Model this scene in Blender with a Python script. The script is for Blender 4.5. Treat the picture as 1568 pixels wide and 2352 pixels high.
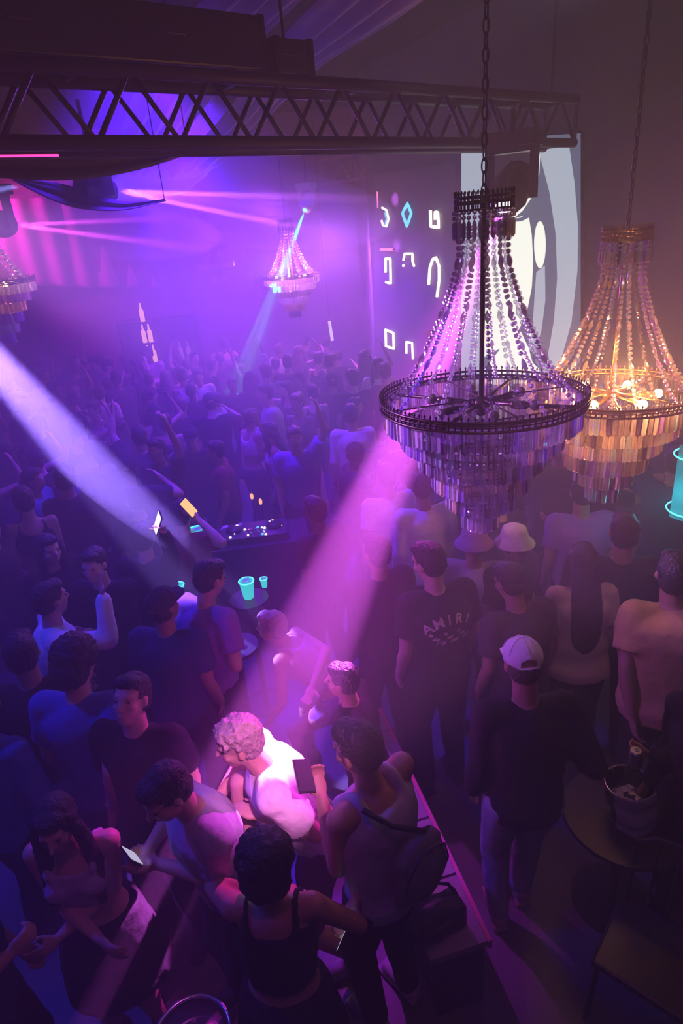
import bpy, bmesh, math, random
import numpy as np
from mathutils import Vector, Matrix, noise
from mathutils.bvhtree import BVHTree
random.seed(7)
for o in list(bpy.data.objects): bpy.data.objects.remove(o)
SC = bpy.context.scene
COL = SC.collection
PI = math.pi
# ------------------------------------------------------------------ camera
F_PX, CAM_H = 1450.0, 3.6
CAM_M = Matrix.Rotation(math.radians(65.5), 3, 'X') @ Matrix.Rotation(math.radians(-5.0), 3, 'Z')
CAM_P = Vector((0, 0, CAM_H))
cam_data = bpy.data.cameras.new('camera')
cam = bpy.data.objects.new('camera', cam_data)
cam.matrix_world = Matrix.Translation(CAM_P) @ CAM_M.to_4x4()
cam_data.sensor_fit = 'VERTICAL'
cam_data.sensor_height = 24.0
cam_data.lens = 24.0 * F_PX / 2352.0
cam_data.clip_start = 0.05
COL.objects.link(cam)
SC.camera = cam

def ray(x, y):
    return CAM_M @ Vector(((x - 784) / F_PX, -(y - 1176) / F_PX, -1.0))
def PD(x, y, d):                       # the point seen at a pixel, d metres along the view axis
    return CAM_P + ray(x, y) * d
def PZ(x, y, z):                       # the point seen at a pixel, at height z
    r = ray(x, y)
    return CAM_P + r * ((z - CAM_H) / r.z)
def PW(x, y, P0, N):                   # the point seen at a pixel, on a plane
    r = ray(x, y)
    return CAM_P + r * ((P0 - CAM_P).dot(N) / r.dot(N))

# ------------------------------------------------------------------ world haze, exposure
world = bpy.data.worlds.new('world')
SC.world = world
world.use_nodes = True
wn = world.node_tree
for n in list(wn.nodes): wn.nodes.remove(n)
wo = wn.nodes.new('ShaderNodeOutputWorld')
wb = wn.nodes.new('ShaderNodeBackground')
wb.inputs[0].default_value = (0.3, 0.28, 0.32, 1)
wb.inputs[1].default_value = 0.0
wn.links.new(wb.outputs[0], wo.inputs[0])
wv = wn.nodes.new('ShaderNodeVolumeScatter')
wv.inputs['Color'].default_value = (0.95, 0.95, 0.97, 1)
wv.inputs['Density'].default_value = 0.085
wv.inputs['Anisotropy'].default_value = 0.2
wn.links.new(wv.outputs[0], wo.inputs['Volume'])
SC.view_settings.view_transform = 'Standard'
SC.view_settings.look = 'None'
SC.view_settings.exposure = 0.0
SC.view_settings.gamma = 1.0
SC.view_settings.use_curve_mapping = False
cy = SC.cycles
cy.use_denoising = True
cy.max_bounces = 8
cy.diffuse_bounces = 2
cy.glossy_bounces = 4
cy.transmission_bounces = 8
cy.transparent_max_bounces = 12
cy.volume_bounces = 0
cy.caustics_reflective = False
cy.caustics_refractive = False
cy.sample_clamp_indirect = 4.0
cy.use_light_tree = True
cy.adaptive_threshold = 0.02

# ------------------------------------------------------------------ lights
def spot(name, loc, target, power, color, angle, blend=0.25, radius=0.03):
    l = bpy.data.lights.new(name, 'SPOT')
    l.energy = power; l.color = color; l.spot_size = math.radians(angle); l.spot_blend = blend
    l.shadow_soft_size = radius
    o = bpy.data.objects.new(name, l)
    o.location = loc
    o.rotation_euler = (Vector(target) - Vector(loc)).to_track_quat('-Z', 'Y').to_euler()
    COL.objects.link(o)
    return o
def point(name, loc, power, color, radius=0.05):
    l = bpy.data.lights.new(name, 'POINT')
    l.energy = power; l.color = color; l.shadow_soft_size = radius
    o = bpy.data.objects.new(name, l); o.location = loc
    COL.objects.link(o)
    return o
def area(name, loc, target, power, color, sx, sy=None):
    l = bpy.data.lights.new(name, 'AREA')
    l.energy = power; l.color = color; l.shape = 'RECTANGLE'; l.size = sx; l.size_y = sy or sx
    o = bpy.data.objects.new(name, l)
    o.location = loc
    o.rotation_euler = (Vector(target) - Vector(loc)).to_track_quat('-Z', 'Y').to_euler()
    COL.objects.link(o)
    return o
# moving head in front of the screen: the pink beam that lands on the leaning man
FIX_E = PD(1152, 486, 4.7)
TGT_E = PD(612, 1720, 3.05)
spot('spot_pink_beam', FIX_E, TGT_E, 35625, (0.85, 0.11, 0.95), 7.6, 0.22, 0.03)
spot('spot_pink_spill', FIX_E, TGT_E, 2040, (0.85, 0.02, 0.80), 21, 0.9, 0.03)
# lavender beam from the left, outside the frame
SRC_D = PD(-400, 400, 4.1)
TGT_D = PD(480, 1380, 4.2)
spot('spot_lavender_beam', SRC_D, TGT_D, 31200, (0.33, 0.19, 1.0), 7.6, 0.2, 0.03)
# drum fixture under the swags: two thin beams and a soft middle
FIX_A = PD(268, 440, 5.2)
spot('spot_drum_upper', FIX_A, PD(900, 458, 9.0), 54400, (0.65, 0.13, 1.0), 2.2, 0.8, 0.02)
spot('spot_drum_lower', FIX_A, PD(880, 560, 9.0), 54400, (0.65, 0.13, 1.0), 2.2, 0.8, 0.02)
spot('spot_drum_middle', FIX_A, PD(890, 505, 9.0), 4000, (0.5, 0.08, 1.0), 6.0, 0.5, 0.02)
FIX_B = PD(34, 517, 6.4)
spot('spot_edge_upper', FIX_B, PD(450, 498, 10.0), 27000, (0.85, 0.08, 0.8), 2.4, 0.8, 0.02)
spot('spot_edge_lower', FIX_B, PD(450, 570, 10.0), 36000, (0.85, 0.08, 0.8), 2.6, 0.8, 0.02)
FIX_C = PD(698, 488, 9.6)
spot('spot_teal', FIX_C, PD(648, 622, 9.6), 30000, (0.0, 0.9, 0.55), 8.5, 0.4, 0.02)
spot('spot_left_edge', PD(42, 428, 6.0), PD(-200, 470, 5.0), 2500, (0.3, 0.3, 1.0), 8, 0.4, 0.02)
# wash lights of the room, with unseen fills added among them
spot('wash_far_violet', PD(620, 462, 11.2), PD(600, 1100, 9.6), 1500, (0.38, 0.05, 1.0), 118, 0.5, 0.35)
spot('wash_far_violet_low', PD(760, 520, 10.6), PD(720, 1100, 9.0), 1000, (0.55, 0.12, 1.0), 118, 0.5, 0.35)
spot('wash_far_violet_side', PD(380, 470, 12.8), PD(380, 1000, 11.0), 700, (0.5, 0.03, 0.9), 150, 0.5, 0.35)
spot('fill_drape', (2.0, 4.2, 4.75), PD(700, 60, 4.6), 60, (0.8, 0.6, 0.9), 50, 0.8, 0.03)  # unseen uplight added to bring out the drape pleats
spot('wash_magenta_left', PD(-200, 430, 11.0), PD(350, 600, 13.0), 900, (1.0, 0.03, 0.6), 90, 0.6, 0.1)
spot('wash_blue_ceiling', (-1.5, 9.0, 5.3), (-1.2, 9.5, 0), 3447.6, (0.09, 0.012, 1.0), 115, 0.7, 0.2)
spot('wash_blue_mid', (-1.4, 6.2, 5.3), (-1.2, 6.1, 0), 2851.2, (0.08, 0.010, 1.0), 88, 0.7, 0.2)
spot('wash_blue_left', (-3.6, 3.0, 4.9), (-1.3, 2.3, 0.5), 675, (0.02, 0.03, 1.0), 70, 0.7, 0.1)
spot('wash_magenta_stage', (-0.2, 0.4, 5.3), (-0.3, 2.3, 0.4), 50, (0.8, 0.02, 0.9), 46, 0.7, 0.1)
spot('wash_warm_right', (3.4, 2.6, 4.8), (1.8, 2.8, 0.6), 21, (1.0, 0.36, 0.07), 70, 0.8, 0.2)
spot('wash_violet_right', (-3.3, 2.4, 4.4), (1.5, 3.0, 1.3), 360, (0.6, 0.12, 1.0), 30, 0.7, 0.1)
spot('fill_wall_cool', (0.6, 2.6, 5.3), (4.4, 4.4, 3.2), 30, (0.55, 0.6, 0.8), 90, 0.9, 0.2)  # added cool fill, stands in for screen spill on the wall
spot('fill_chandelier', (-2.9, 3.6, 4.3), (0.65, 2.7, 2.7), 4462.5, (0.55, 0.2, 1.0), 17, 0.8, 0.05)  # unseen spot added to make the near crystals brighter
spot('fill_chandelier_front', (0.4, 0.9, 5.2), (0.95, 2.9, 2.8), 54, (0.9, 0.6, 1.0), 40, 0.8, 0.04)  # added from the front to brighten both near chandeliers
spot('fill_riser', (-1.0, 5.0, 4.9), (0.25, 2.5, .45), 800, (0.75, 0.03, 1.0), 17, 0.8, 0.05)  # unseen spot added to brighten the riser and rim people nearby
spot('fill_leaning_man', (1.0, -0.7, 5.2), PD(590, 1790, 3.0), 2400, (1.0, 0.26, 0.85), 8, 0.6, 0.05)  # unseen, added on the camera side for his face and knee
spot('fill_table', (-0.2, 0.4, 5.2), PZ(440, 2388, .98), 160, (1.0, 0.1, 0.9), 7, 0.6, 0.05)  # unseen narrow spot added to brighten the round table
area('ambient_fill', (0.5, 1.5, 5.4), (0.5, 3.5, 0), 6, (0.8, 0.66, 0.6), 4, 4)  # unseen fill added to lift the darkest areas

# ------------------------------------------------------------------ materials
def mat(name, color, rough=0.6, metal=0.0, emit=None, estr=0.0, var=0.0, scale=12.0, bump=0.0, spec=0.5, sheen=0.0, trans=0.0, alpha=1.0):
    m = bpy.data.materials.new(name)
    m.use_nodes = True
    nt = m.node_tree
    b = nt.nodes['Principled BSDF']
    b.inputs['Base Color'].default_value = (*color, 1)
    b.inputs['Roughness'].default_value = rough
    b.inputs['Metallic'].default_value = metal
    b.inputs['Specular IOR Level'].default_value = spec
    if trans: b.inputs['Transmission Weight'].default_value = trans
    if alpha < 1: b.inputs['Alpha'].default_value = alpha
    if sheen: b.inputs['Sheen Weight'].default_value = sheen
    if emit:
        b.inputs['Emission Color'].default_value = (*emit, 1)
        b.inputs['Emission Strength'].default_value = estr
    if var or bump:
        tc = nt.nodes.new('ShaderNodeTexCoord')
        nz = nt.nodes.new('ShaderNodeTexNoise')
        nz.inputs['Scale'].default_value = scale
        nz.inputs['Detail'].default_value = 3
        nt.links.new(tc.outputs['Object'], nz.inputs['Vector'])
        if var:
            mx = nt.nodes.new('ShaderNodeMix'); mx.data_type = 'RGBA'
            mx.inputs[6].default_value = tuple(c * (1 - var) for c in color) + (1,)
            mx.inputs[7].default_value = tuple(min(1, c * (1 + var)) for c in color) + (1,)
            nt.links.new(nz.outputs['Fac'], mx.inputs[0])
            nt.links.new(mx.outputs[2], b.inputs['Base Color'])
        if bump:
            bp = nt.nodes.new('ShaderNodeBump')
            bp.inputs['Strength'].default_value = bump
            bp.inputs['Distance'].default_value = 0.02
            nt.links.new(nz.outputs['Fac'], bp.inputs['Height'])
            nt.links.new(bp.outputs[0], b.inputs['Normal'])
    return m
def emat(name, color, strength):
    m = bpy.data.materials.new(name)
    m.use_nodes = True
    nt = m.node_tree
    for n in list(nt.nodes): nt.nodes.remove(n)
    o = nt.nodes.new('ShaderNodeOutputMaterial'); e = nt.nodes.new('ShaderNodeEmission')
    e.inputs[0].default_value = (*color, 1); e.inputs[1].default_value = strength
    nt.links.new(e.outputs[0], o.inputs[0])
    return m
def cloth(name, c, **k): return mat(name, c, rough=0.85, var=0.12, scale=30, bump=0.25, spec=0.2, **k)
M = {}
M['skin_light'] = mat('skin_light', (0.58, 0.36, 0.27), 0.5, var=0.08, scale=14, spec=0.4)
M['skin_tan'] = mat('skin_tan', (0.40, 0.22, 0.15), 0.5, var=0.08, scale=14, spec=0.4)
M['skin_dark'] = mat('skin_dark', (0.20, 0.10, 0.065), 0.5, var=0.08, scale=14, spec=0.4)
M['hair_black'] = mat('hair_black', (0.012, 0.010, 0.012), 0.55, bump=0.8, scale=60)
M['hair_brown'] = mat('hair_brown', (0.09, 0.045, 0.025), 0.5, bump=0.8, scale=60, var=0.4)
M['hair_light'] = mat('hair_light', (0.46, 0.36, 0.34), 0.5, bump=0.8, scale=50, var=0.4)
M['eye'] = mat('eye', (0.05, 0.03, 0.02), 0.15)
for n, c in dict(black=(0.014, 0.013, 0.016), charcoal=(0.04, 0.04, 0.045), navy=(0.02, 0.03, 0.09), white=(0.8, 0.78, 0.76), grey=(0.3, 0.3, 0.31),
                 lavender=(0.42, 0.38, 0.5), pinkish=(0.62, 0.42, 0.46), mustard=(0.5, 0.33, 0.16), denim=(0.10, 0.16, 0.38), paledenim=(0.38, 0.4, 0.46),
                 maroon=(0.22, 0.04, 0.05), teal=(0.05, 0.2, 0.2), cream=(0.72, 0.66, 0.52), purple=(0.26, 0.12, 0.42), beige=(0.45, 0.36, 0.27), blue=(0.06, 0.12, 0.42)).items():
    M[n] = cloth('cloth_' + n, c)
M['rubber'] = mat('rubber', (0.02, 0.02, 0.022), 0.7)
M['sneaker'] = mat('sneaker', (0.55, 0.52, 0.55), 0.6, var=0.1)
M['bronze'] = mat('dark_bronze', (0.045, 0.028, 0.022), 0.38, 0.85, var=0.3, scale=40)
M['brass'] = mat('warm_brass', (0.42, 0.24, 0.09), 0.3, 0.9, var=0.2, scale=40)
M['blackmetal'] = mat('black_metal', (0.02, 0.018, 0.02), 0.5, 0.3, var=0.2)
M['plastic'] = mat('black_plastic', (0.02, 0.02, 0.024), 0.35)
M['ceiling'] = mat('ceiling_paint', (0.022, 0.021, 0.022), 0.9, var=0.3, scale=1.5)
M['wall'] = mat('wall_paint', (0.17, 0.16, 0.19), 0.85, var=0.15, scale=2.0, bump=0.1)
M['walldark'] = mat('wall_dark_curtain', (0.085, 0.085, 0.10), 0.95, var=0.25, scale=3.0)
M['floor'] = mat('floor_vinyl', (0.10, 0.09, 0.10), 0.38, var=0.3, scale=3.0, bump=0.08)
M['drape'] = mat('drape_fabric', (0.42, 0.38, 0.42), 0.85, var=0.12, scale=3, spec=0.2, sheen=0.2)
M['drapedark'] = mat('drape_fabric_dark', (0.10, 0.085, 0.10), 0.9, var=0.2, scale=3, spec=0.2)
M['curtain'] = mat('curtain_fabric', (0.5, 0.36, 0.48), 0.9, var=0.15, scale=2)
M['riser'] = mat('riser_laminate', (0.34, 0.30, 0.34), 0.42, var=0.15, scale=6, bump=0.05)
M['glassclear'] = mat('clear_glass', (1, 1, 1), 0.03, trans=1.0)
M['steel'] = mat('brushed_steel', (0.6, 0.6, 0.62), 0.25, 0.95, var=0.1)
M['ice'] = mat('ice', (0.85, 0.85, 0.9), 0.3, var=0.1, trans=0.3)
def crystal(name, body, clear):  # random tints put the glass's glints and dark facets into its colour
    m = bpy.data.materials.new(name); m.use_nodes = True; nt = m.node_tree
    for n in list(nt.nodes): nt.nodes.remove(n)
    N = nt.nodes.new; Lk = nt.links.new
    out = N('ShaderNodeOutputMaterial'); mx = N('ShaderNodeMixShader'); mx2 = N('ShaderNodeMixShader'); mx3 = N('ShaderNodeMixShader')
    g = N('ShaderNodeBsdfGlass'); g.inputs['IOR'].default_value = 1.5; g.inputs['Roughness'].default_value = 0.0
    tr = N('ShaderNodeBsdfTransparent'); tr.inputs[0].default_value = (.96, .93, 1, 1)
    d = N('ShaderNodeBsdfTranslucent'); gl = N('ShaderNodeBsdfAnisotropic'); gl.inputs['Roughness'].default_value = 0.18
    oi = N('ShaderNodeObjectInfo'); cr = N('ShaderNodeValToRGB'); cr.color_ramp.interpolation = 'CONSTANT'
    e = cr.color_ramp.elements; e[0].color = tuple(c * .45 for c in body) + (1,); e[1].position = .25; e[1].color = (*body, 1)
    for p, c in ((.45, (1, 1, 1)), (.60, (.55, .32, 1)), (.74, (.16, .10, .2)), (.86, (1, .75, .5)), (.93, (.7, .9, 1))):
        x = e.new(p); x.color = (*c, 1)
    Lk(oi.outputs['Random'], cr.inputs[0]); Lk(cr.outputs[0], d.inputs['Color']); Lk(cr.outputs[0], gl.inputs['Color'])
    mx2.inputs[0].default_value = .45; Lk(d.outputs[0], mx2.inputs[1]); Lk(gl.outputs[0], mx2.inputs[2])
    mx3.inputs[0].default_value = .72; Lk(g.outputs[0], mx3.inputs[1]); Lk(tr.outputs[0], mx3.inputs[2])
    mx.inputs[0].default_value = 1 - clear; Lk(mx3.outputs[0], mx.inputs[1]); Lk(mx2.outputs[0], mx.inputs[2])
    Lk(mx.outputs[0], out.inputs[0])
    return m
M['crystal'] = crystal('cut_crystal', (.85, .72, .95), .85); M['crystal_edge'] = crystal('cut_crystal_bevel', (.85, .72, .95), .25)  # bevel copy is frosted to paint bright edges on the prisms
M['crystal_warm_lit'] = crystal('cut_crystal_warm_lit', (1, .82, .78), .7); M['crystal_warm_lit_edge'] = crystal('cut_crystal_warm_lit_bevel', (1, .82, .78), .2)  # same crystal, with the bulbs' warm glow put into its tint
M['bagcloth'] = mat('bag_cloth', (.13, .13, .16), .8, var=.2, scale=40, bump=.2)
M['bulb_on'] = emat('bulb_lit', (1.0, 0.50, 0.14), 30)
M['bulb_off'] = mat('bulb_unlit', (0.25, 0.2, 0.18), 0.15, trans=0.6)
M['neon_white'] = emat('neon_white', (1.0, 0.86, 0.72), 3.4)
M['neon_cyan'] = emat('neon_cyan', (0.15, 0.72, 1.0), 2.2)
M['neon_pink'] = emat('neon_pink', (1.0, 0.25, 0.6), 2.2)
M['neon_red'] = emat('strip_red', (1.0, 0.03, 0.22), 4.0)
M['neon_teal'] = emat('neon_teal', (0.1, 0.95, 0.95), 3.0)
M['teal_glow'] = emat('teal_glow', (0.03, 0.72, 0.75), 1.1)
M['scr_white'] = emat('screen_white', (0.93, 0.97, 0.86), 1.7)
M['scr_pale'] = emat('screen_pale', (0.44, 0.52, 0.63), 1.35)
M['scr_mid'] = emat('screen_mid', (0.17, 0.22, 0.36), .8)
M['scr_dark'] = emat('screen_dark', (0.05, 0.07, 0.14), 1.2)
M['scr_black'] = emat('screen_black', (0.012, 0.010, 0.03), 0.6)
M['screen_warm'] = emat('phone_screen_warm', (1.0, 0.55, 0.18), 1.6)
M['screen_cool'] = emat('phone_screen_cool', (0.75, 0.7, 1.0), 0.8)
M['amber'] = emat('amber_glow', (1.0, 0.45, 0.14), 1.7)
M['led_white'] = emat('led_white', (0.95, 0.85, 1.0), 2.2)
M['led_red'] = emat('led_red', (1.0, 0.08, 0.2), 2.0)
M['led_blue'] = emat('led_blue', (0.1, 0.5, 1.0), 2.0)
M['lens_pink'] = emat('lens_pink', (1.0, 0.6, 1.0), 14)
M['lens_violet'] = emat('lens_violet', (0.8, 0.55, 1.0), 10)
M['lens_teal'] = emat('lens_teal', (0.2, 1.0, 0.95), 5)

# ------------------------------------------------------------------ helpers
def tag(o, label=None, cat=None, group=None, kind=None):
    if label: o['label'] = label
    if cat: o['category'] = cat
    if group: o['group'] = group
    if kind: o['kind'] = kind
    return o
def empty(name, loc=(0, 0, 0), label=None, cat=None, group=None, rz=0):
    o = bpy.data.objects.new(name, None)
    o.location = loc; o.rotation_euler = (0, 0, rz); o.empty_display_size = 0.1
    COL.objects.link(o)
    return tag(o, label, cat, group)
def link(name, mesh, m=None, parent=None, smooth=False, loc=None):
    if m is not None:
        mesh.materials.clear(); mesh.materials.append(m)
    if smooth:
        mesh.polygons.foreach_set('use_smooth', [True] * len(mesh.polygons))
    o = bpy.data.objects.new(name, mesh)
    COL.objects.link(o)
    if parent: o.parent = parent
    if loc is not None: o.location = loc
    return o
class MB:                                  # collects closed shapes, builds ONE mesh
    def __init__(s): s.v = []; s.f = []
    def add(s, vs, fs):
        b = len(s.v)
        s.v.extend([tuple(v) for v in vs]); s.f.extend([tuple(i + b for i in f) for f in fs])
    def box(s, c, size, rot=None):
        c = Vector(c); vs = []
        for x in (-.5, .5):
            for y in (-.5, .5):
                for z in (-.5, .5):
                    p = Vector((x * size[0], y * size[1], z * size[2]))
                    vs.append(c + (rot @ p if rot else p))
        s.add(vs, [(0, 1, 3, 2), (4, 6, 7, 5), (0, 4, 5, 1), (2, 3, 7, 6), (0, 2, 6, 4), (1, 5, 7, 3)])
    def sweep(s, rings):                   # rings: list of lists of points, capped
        n = len(rings[0]); vs = [p for r in rings for p in r]; fs = []
        for i in range(len(rings) - 1):
            for j in range(n):
                k = (j + 1) % n
                fs.append((i * n + j, i * n + k, (i + 1) * n + k, (i + 1) * n + j))
        fs.append(tuple(range(n - 1, -1, -1))); fs.append(tuple((len(rings) - 1) * n + j for j in range(n)))
        s.add(vs, fs)
    def tube(s, pts, r, n=8, closed=False):
        pts = [Vector(p) for p in pts]; rings = []
        rr = r if isinstance(r, (list, tuple)) else [r] * len(pts)
        m = len(pts); u = None
        for i, p in enumerate(pts):
            if closed: t = pts[(i + 1) % m] - pts[i - 1]
            else: t = pts[min(i + 1, m - 1)] - pts[max(i - 1, 0)]
            t.normalize()
            if u is None: u = t.orthogonal().normalized()
            else:
                u = u - t * u.dot(t)
                u = u.normalized() if u.length > 1e-6 else t.orthogonal().normalized()
            w = t.cross(u)
            rings.append([p + (u * math.cos(a) + w * math.sin(a)) * rr[i] for a in (2 * PI * k / n for k in range(n))])
        if closed:
            vs = [p for r_ in rings for p in r_]; fs = []
            for i in range(m):
                i2 = (i + 1) % m
                for j in range(n):
                    k = (j + 1) % n
                    fs.append((i * n + j, i * n + k, i2 * n + k, i2 * n + j))
            s.add(vs, fs)
        else: s.sweep(rings)
    def ell(s, c, r, rot=None, seg=12, rings=8):
        c = Vector(c); rs = []
        for i in range(rings + 1):
            a = PI * i / rings; z = -math.cos(a); q = max(math.sin(a), 0.02)
            ring = []
            for j in range(seg):
                b = 2 * PI * j / seg
                p = Vector((q * math.cos(b) * r[0], q * math.sin(b) * r[1], z * r[2]))
                ring.append(c + (rot @ p if rot else p))
            rs.append(ring)
        s.sweep(rs)
    def cap(s, a, ra, b, rb, n=10):        # tapered capsule
        a = Vector(a); b = Vector(b); d = b - a; L = d.length
        if L < 1e-5: return
        d /= L; u = d.orthogonal().normalized(); w = d.cross(u); rs = []
        for k in range(4):
            t = -PI / 2 + (PI / 2) * k / 3.5
            rs.append((a + d * ra * math.sin(t), max(ra * math.cos(t), ra * 0.05)))
        rs.append((a, ra))
        for k in (1, 2, 3): rs.append((a + d * L * k / 4, ra + (rb - ra) * k / 4))
        rs.append((b, rb))
        for k in range(1, 5):
            t = (PI / 2) * k / 4.0
            rs.append((b + d * rb * math.sin(t), max(rb * math.cos(t), rb * 0.05)))
        s.sweep([[p + (u * math.cos(q) + w * math.sin(q)) * r for q in (2 * PI * j / n for j in range(n))] for p, r in rs])
    def mesh(s, name):
        me = bpy.data.meshes.new(name); me.from_pydata(s.v, [], s.f); me.update()
        return me
    def build(s, name, m=None, parent=None, smooth=False, loc=None):
        return link(name, s.mesh(name), m, parent, smooth, loc)
def frame(z, hint=(0, 0, 1)):              # rotation whose local Z is z
    z = Vector(z).normalized(); x = Vector(hint).cross(z)
    if x.length < 1e-4: x = Vector((1, 0, 0)).cross(z)
    x.normalize(); y = z.cross(x)
    return Matrix((x, y, z)).transposed()
CLOUD = bpy.data.textures.new('folds', 'CLOUDS'); CLOUD.noise_scale = 0.11; CLOUD.noise_depth = 2
CURL = bpy.data.textures.new('curls', 'CLOUDS'); CURL.noise_scale = 0.022; CURL.noise_depth = 1
def remesh(mb, name, vox, smooth=3, disp=0.0, tex=None):
    me = mb.mesh(name + '_src')
    o = bpy.data.objects.new('tmp_' + name, me); COL.objects.link(o)
    r = o.modifiers.new('r', 'REMESH'); r.mode = 'VOXEL'; r.voxel_size = vox; r.use_smooth_shade = True
    if disp:
        d = o.modifiers.new('d', 'DISPLACE'); d.texture = tex or CLOUD; d.strength = disp; d.texture_coords = 'LOCAL'; d.mid_level = 0.5
    if smooth:
        q = o.modifiers.new('s', 'SMOOTH'); q.factor = 0.6; q.iterations = smooth
    dg = bpy.context.evaluated_depsgraph_get()
    ev = o.evaluated_get(dg)
    out = bpy.data.meshes.new_from_object(ev, depsgraph=dg)
    out.name = name
    bpy.data.objects.remove(o); bpy.data.meshes.remove(me)
    return out
# ------------------------------------------------------------------ structure
def slab(name, pts, m, thick, nrm):        # a wall of real thickness from a polygon, thickened along nrm
    mb = MB(); a = [Vector(p) for p in pts]; b = [p + Vector(nrm) * thick for p in a]; n = len(a)
    mb.add(a + b, [tuple(range(n)), tuple(range(2 * n - 1, n - 1, -1))] + [(i, n + i, n + (i + 1) % n, (i + 1) % n) for i in range(n)])
    return tag(mb.build(name, m), kind='structure')
CEIL = 5.6
WA = Vector((1.03, 10.45, 0)); WB = Vector((2.64, 6.89, 0)); WU = (WB - WA).normalized()
WNRM = Vector((-WU.y, WU.x, 0))
if WNRM.x > 0: WNRM = -WNRM               # towards the room
W0 = WA - WU * 0.5; W1 = WA + WU * 15.5
up = Vector((0, 0, CEIL))
slab('floor', [(-7.5, -3, 0), (9, -3, 0), (9, 14.2, 0), (-7.5, 14.2, 0)], M['floor'], 0.1, (0, 0, -1))
slab('ceiling', [(-7.5, -3, CEIL), (9, -3, CEIL), (9, 14.2, CEIL), (-7.5, 14.2, CEIL)], M['ceiling'], 0.1, (0, 0, 1))
slab('wall_right', [W0, W1, W1 + up, W0 + up], M['walldark'], 0.15, -WNRM)
slab('wall_corner', [W0, (W0.x, 14.2, 0), (W0.x, 14.2, CEIL), W0 + up], M['wall'], 0.15, (1, 0, 0))
slab('wall_back', [(-7.5, 14.1, 0), (W0.x, 14.1, 0), (W0.x, 14.1, CEIL), (-7.5, 14.1, CEIL)], M['wall'], 0.15, (0, 1, 0))
slab('wall_left', [(-7.5, -3, 0), (-7.5, 14.2, 0), (-7.5, 14.2, CEIL), (-7.5, -3, CEIL)], M['wall'], 0.15, (-1, 0, 0))
slab('wall_near', [(-7.5, -3, 0), (9, -3, 0), (9, -3, CEIL), (-7.5, -3, CEIL)], M['walldark'], 0.15, (0, -1, 0))
# wall panel of the neon signs: a paler painted board along the wall, with pilasters
def on_wall(x, y, off=0.0): return PW(x, y, WA + WNRM * off, WNRM)
def wall_poly(name, pts, m, off, thick, parent=None):
    a = [on_wall(x, y, off) for x, y in pts]
    mb = MB(); b = [p + WNRM * thick for p in a]; n = len(a)
    mb.add(a + b, [tuple(range(n)), tuple(range(2 * n - 1, n - 1, -1))] + [(i, n + i, n + (i + 1) % n, (i + 1) % n) for i in range(n)])
    return mb.build(name, m, parent)
pan = wall_poly('trim_1', [(862, 400), (1058, 372), (1058, 900), (862, 880)], M['wall'], 0.0, 0.03)
tag(pan, kind='structure')

# ---- the large screen
scr = empty('video_screen', on_wall(1190, 600), 'large bright video screen showing pale curved shapes on slate blue', 'screen')
inv = Matrix.Translation(-scr.location)
def scr_poly(name, pts, m, off, thick=0.006):
    o = wall_poly(name, pts, m, off, thick); o.data.transform(inv); o.parent = scr; return o
scr_poly('cabinet', [(1054, 318), (1340, 300), (1340, 905), (1054, 890)], M['plastic'], 0.02, 0.06)
scr_poly('backdrop', [(1060, 324), (1333, 306), (1333, 898), (1060, 884)], M['scr_mid'], 0.083)
scr_poly('pale_strip', [(1060, 324), (1114, 324), (1114, 430), (1122, 520), (1104, 885), (1060, 884)], M['scr_pale'], 0.09)
scr_poly('dark_panel', [(1226, 324), (1223, 400), (1196, 452), (1166, 502), (1120, 520), (1114, 430), (1114, 324)], M['scr_black'], 0.091)
scr_poly('white_sliver', [(1227, 352), (1240, 354), (1238, 400), (1226, 446), (1200, 484), (1174, 506), (1150, 515), (1168, 500), (1196, 456), (1216, 418)], M['scr_white'], 0.098)
scr_poly('white_oval', [(1112, 512), (1160, 508), (1213, 492), (1221, 540), (1224, 600), (1221, 660), (1210, 715), (1190, 760), (1178, 790), (1120, 812), (1104, 830)], M['scr_white'], 0.099)
scr_poly('white_lobe', [(1240 + 13 * math.cos(a), 562 + 54 * math.sin(a)) for a in (2 * PI * k / 20 for k in range(20))], M['scr_white'], 0.105)
scr_poly('pale_band', [(1232, 325), (1240, 355), (1262, 440), (1277, 540), (1280, 640), (1272, 740), (1258, 820), (1240, 880), (1272, 880), (1290, 820), (1312, 740), (1326, 620), (1327, 520), (1319, 420), (1304, 318)][::-1], M['scr_pale'], 0.098)
scr_poly('slim_band', [(1232, 625), (1251, 610), (1252, 690), (1243, 760), (1226, 812), (1212, 800), (1224, 740)], M['scr_pale'], 0.104)
scr_poly('lower_blob', [(1150, 800), (1196, 762), (1214, 800), (1222, 832), (1240, 850), (1246, 878), (1120, 884), (1112, 850)], M['scr_white'], 0.110)
scr_poly('outline', [(1166, 503), (1196, 500), (1216, 486), (1220, 470), (1224, 486), (1218, 498), (1198, 508), (1170, 511)], M['scr_mid'], 0.112)

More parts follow.
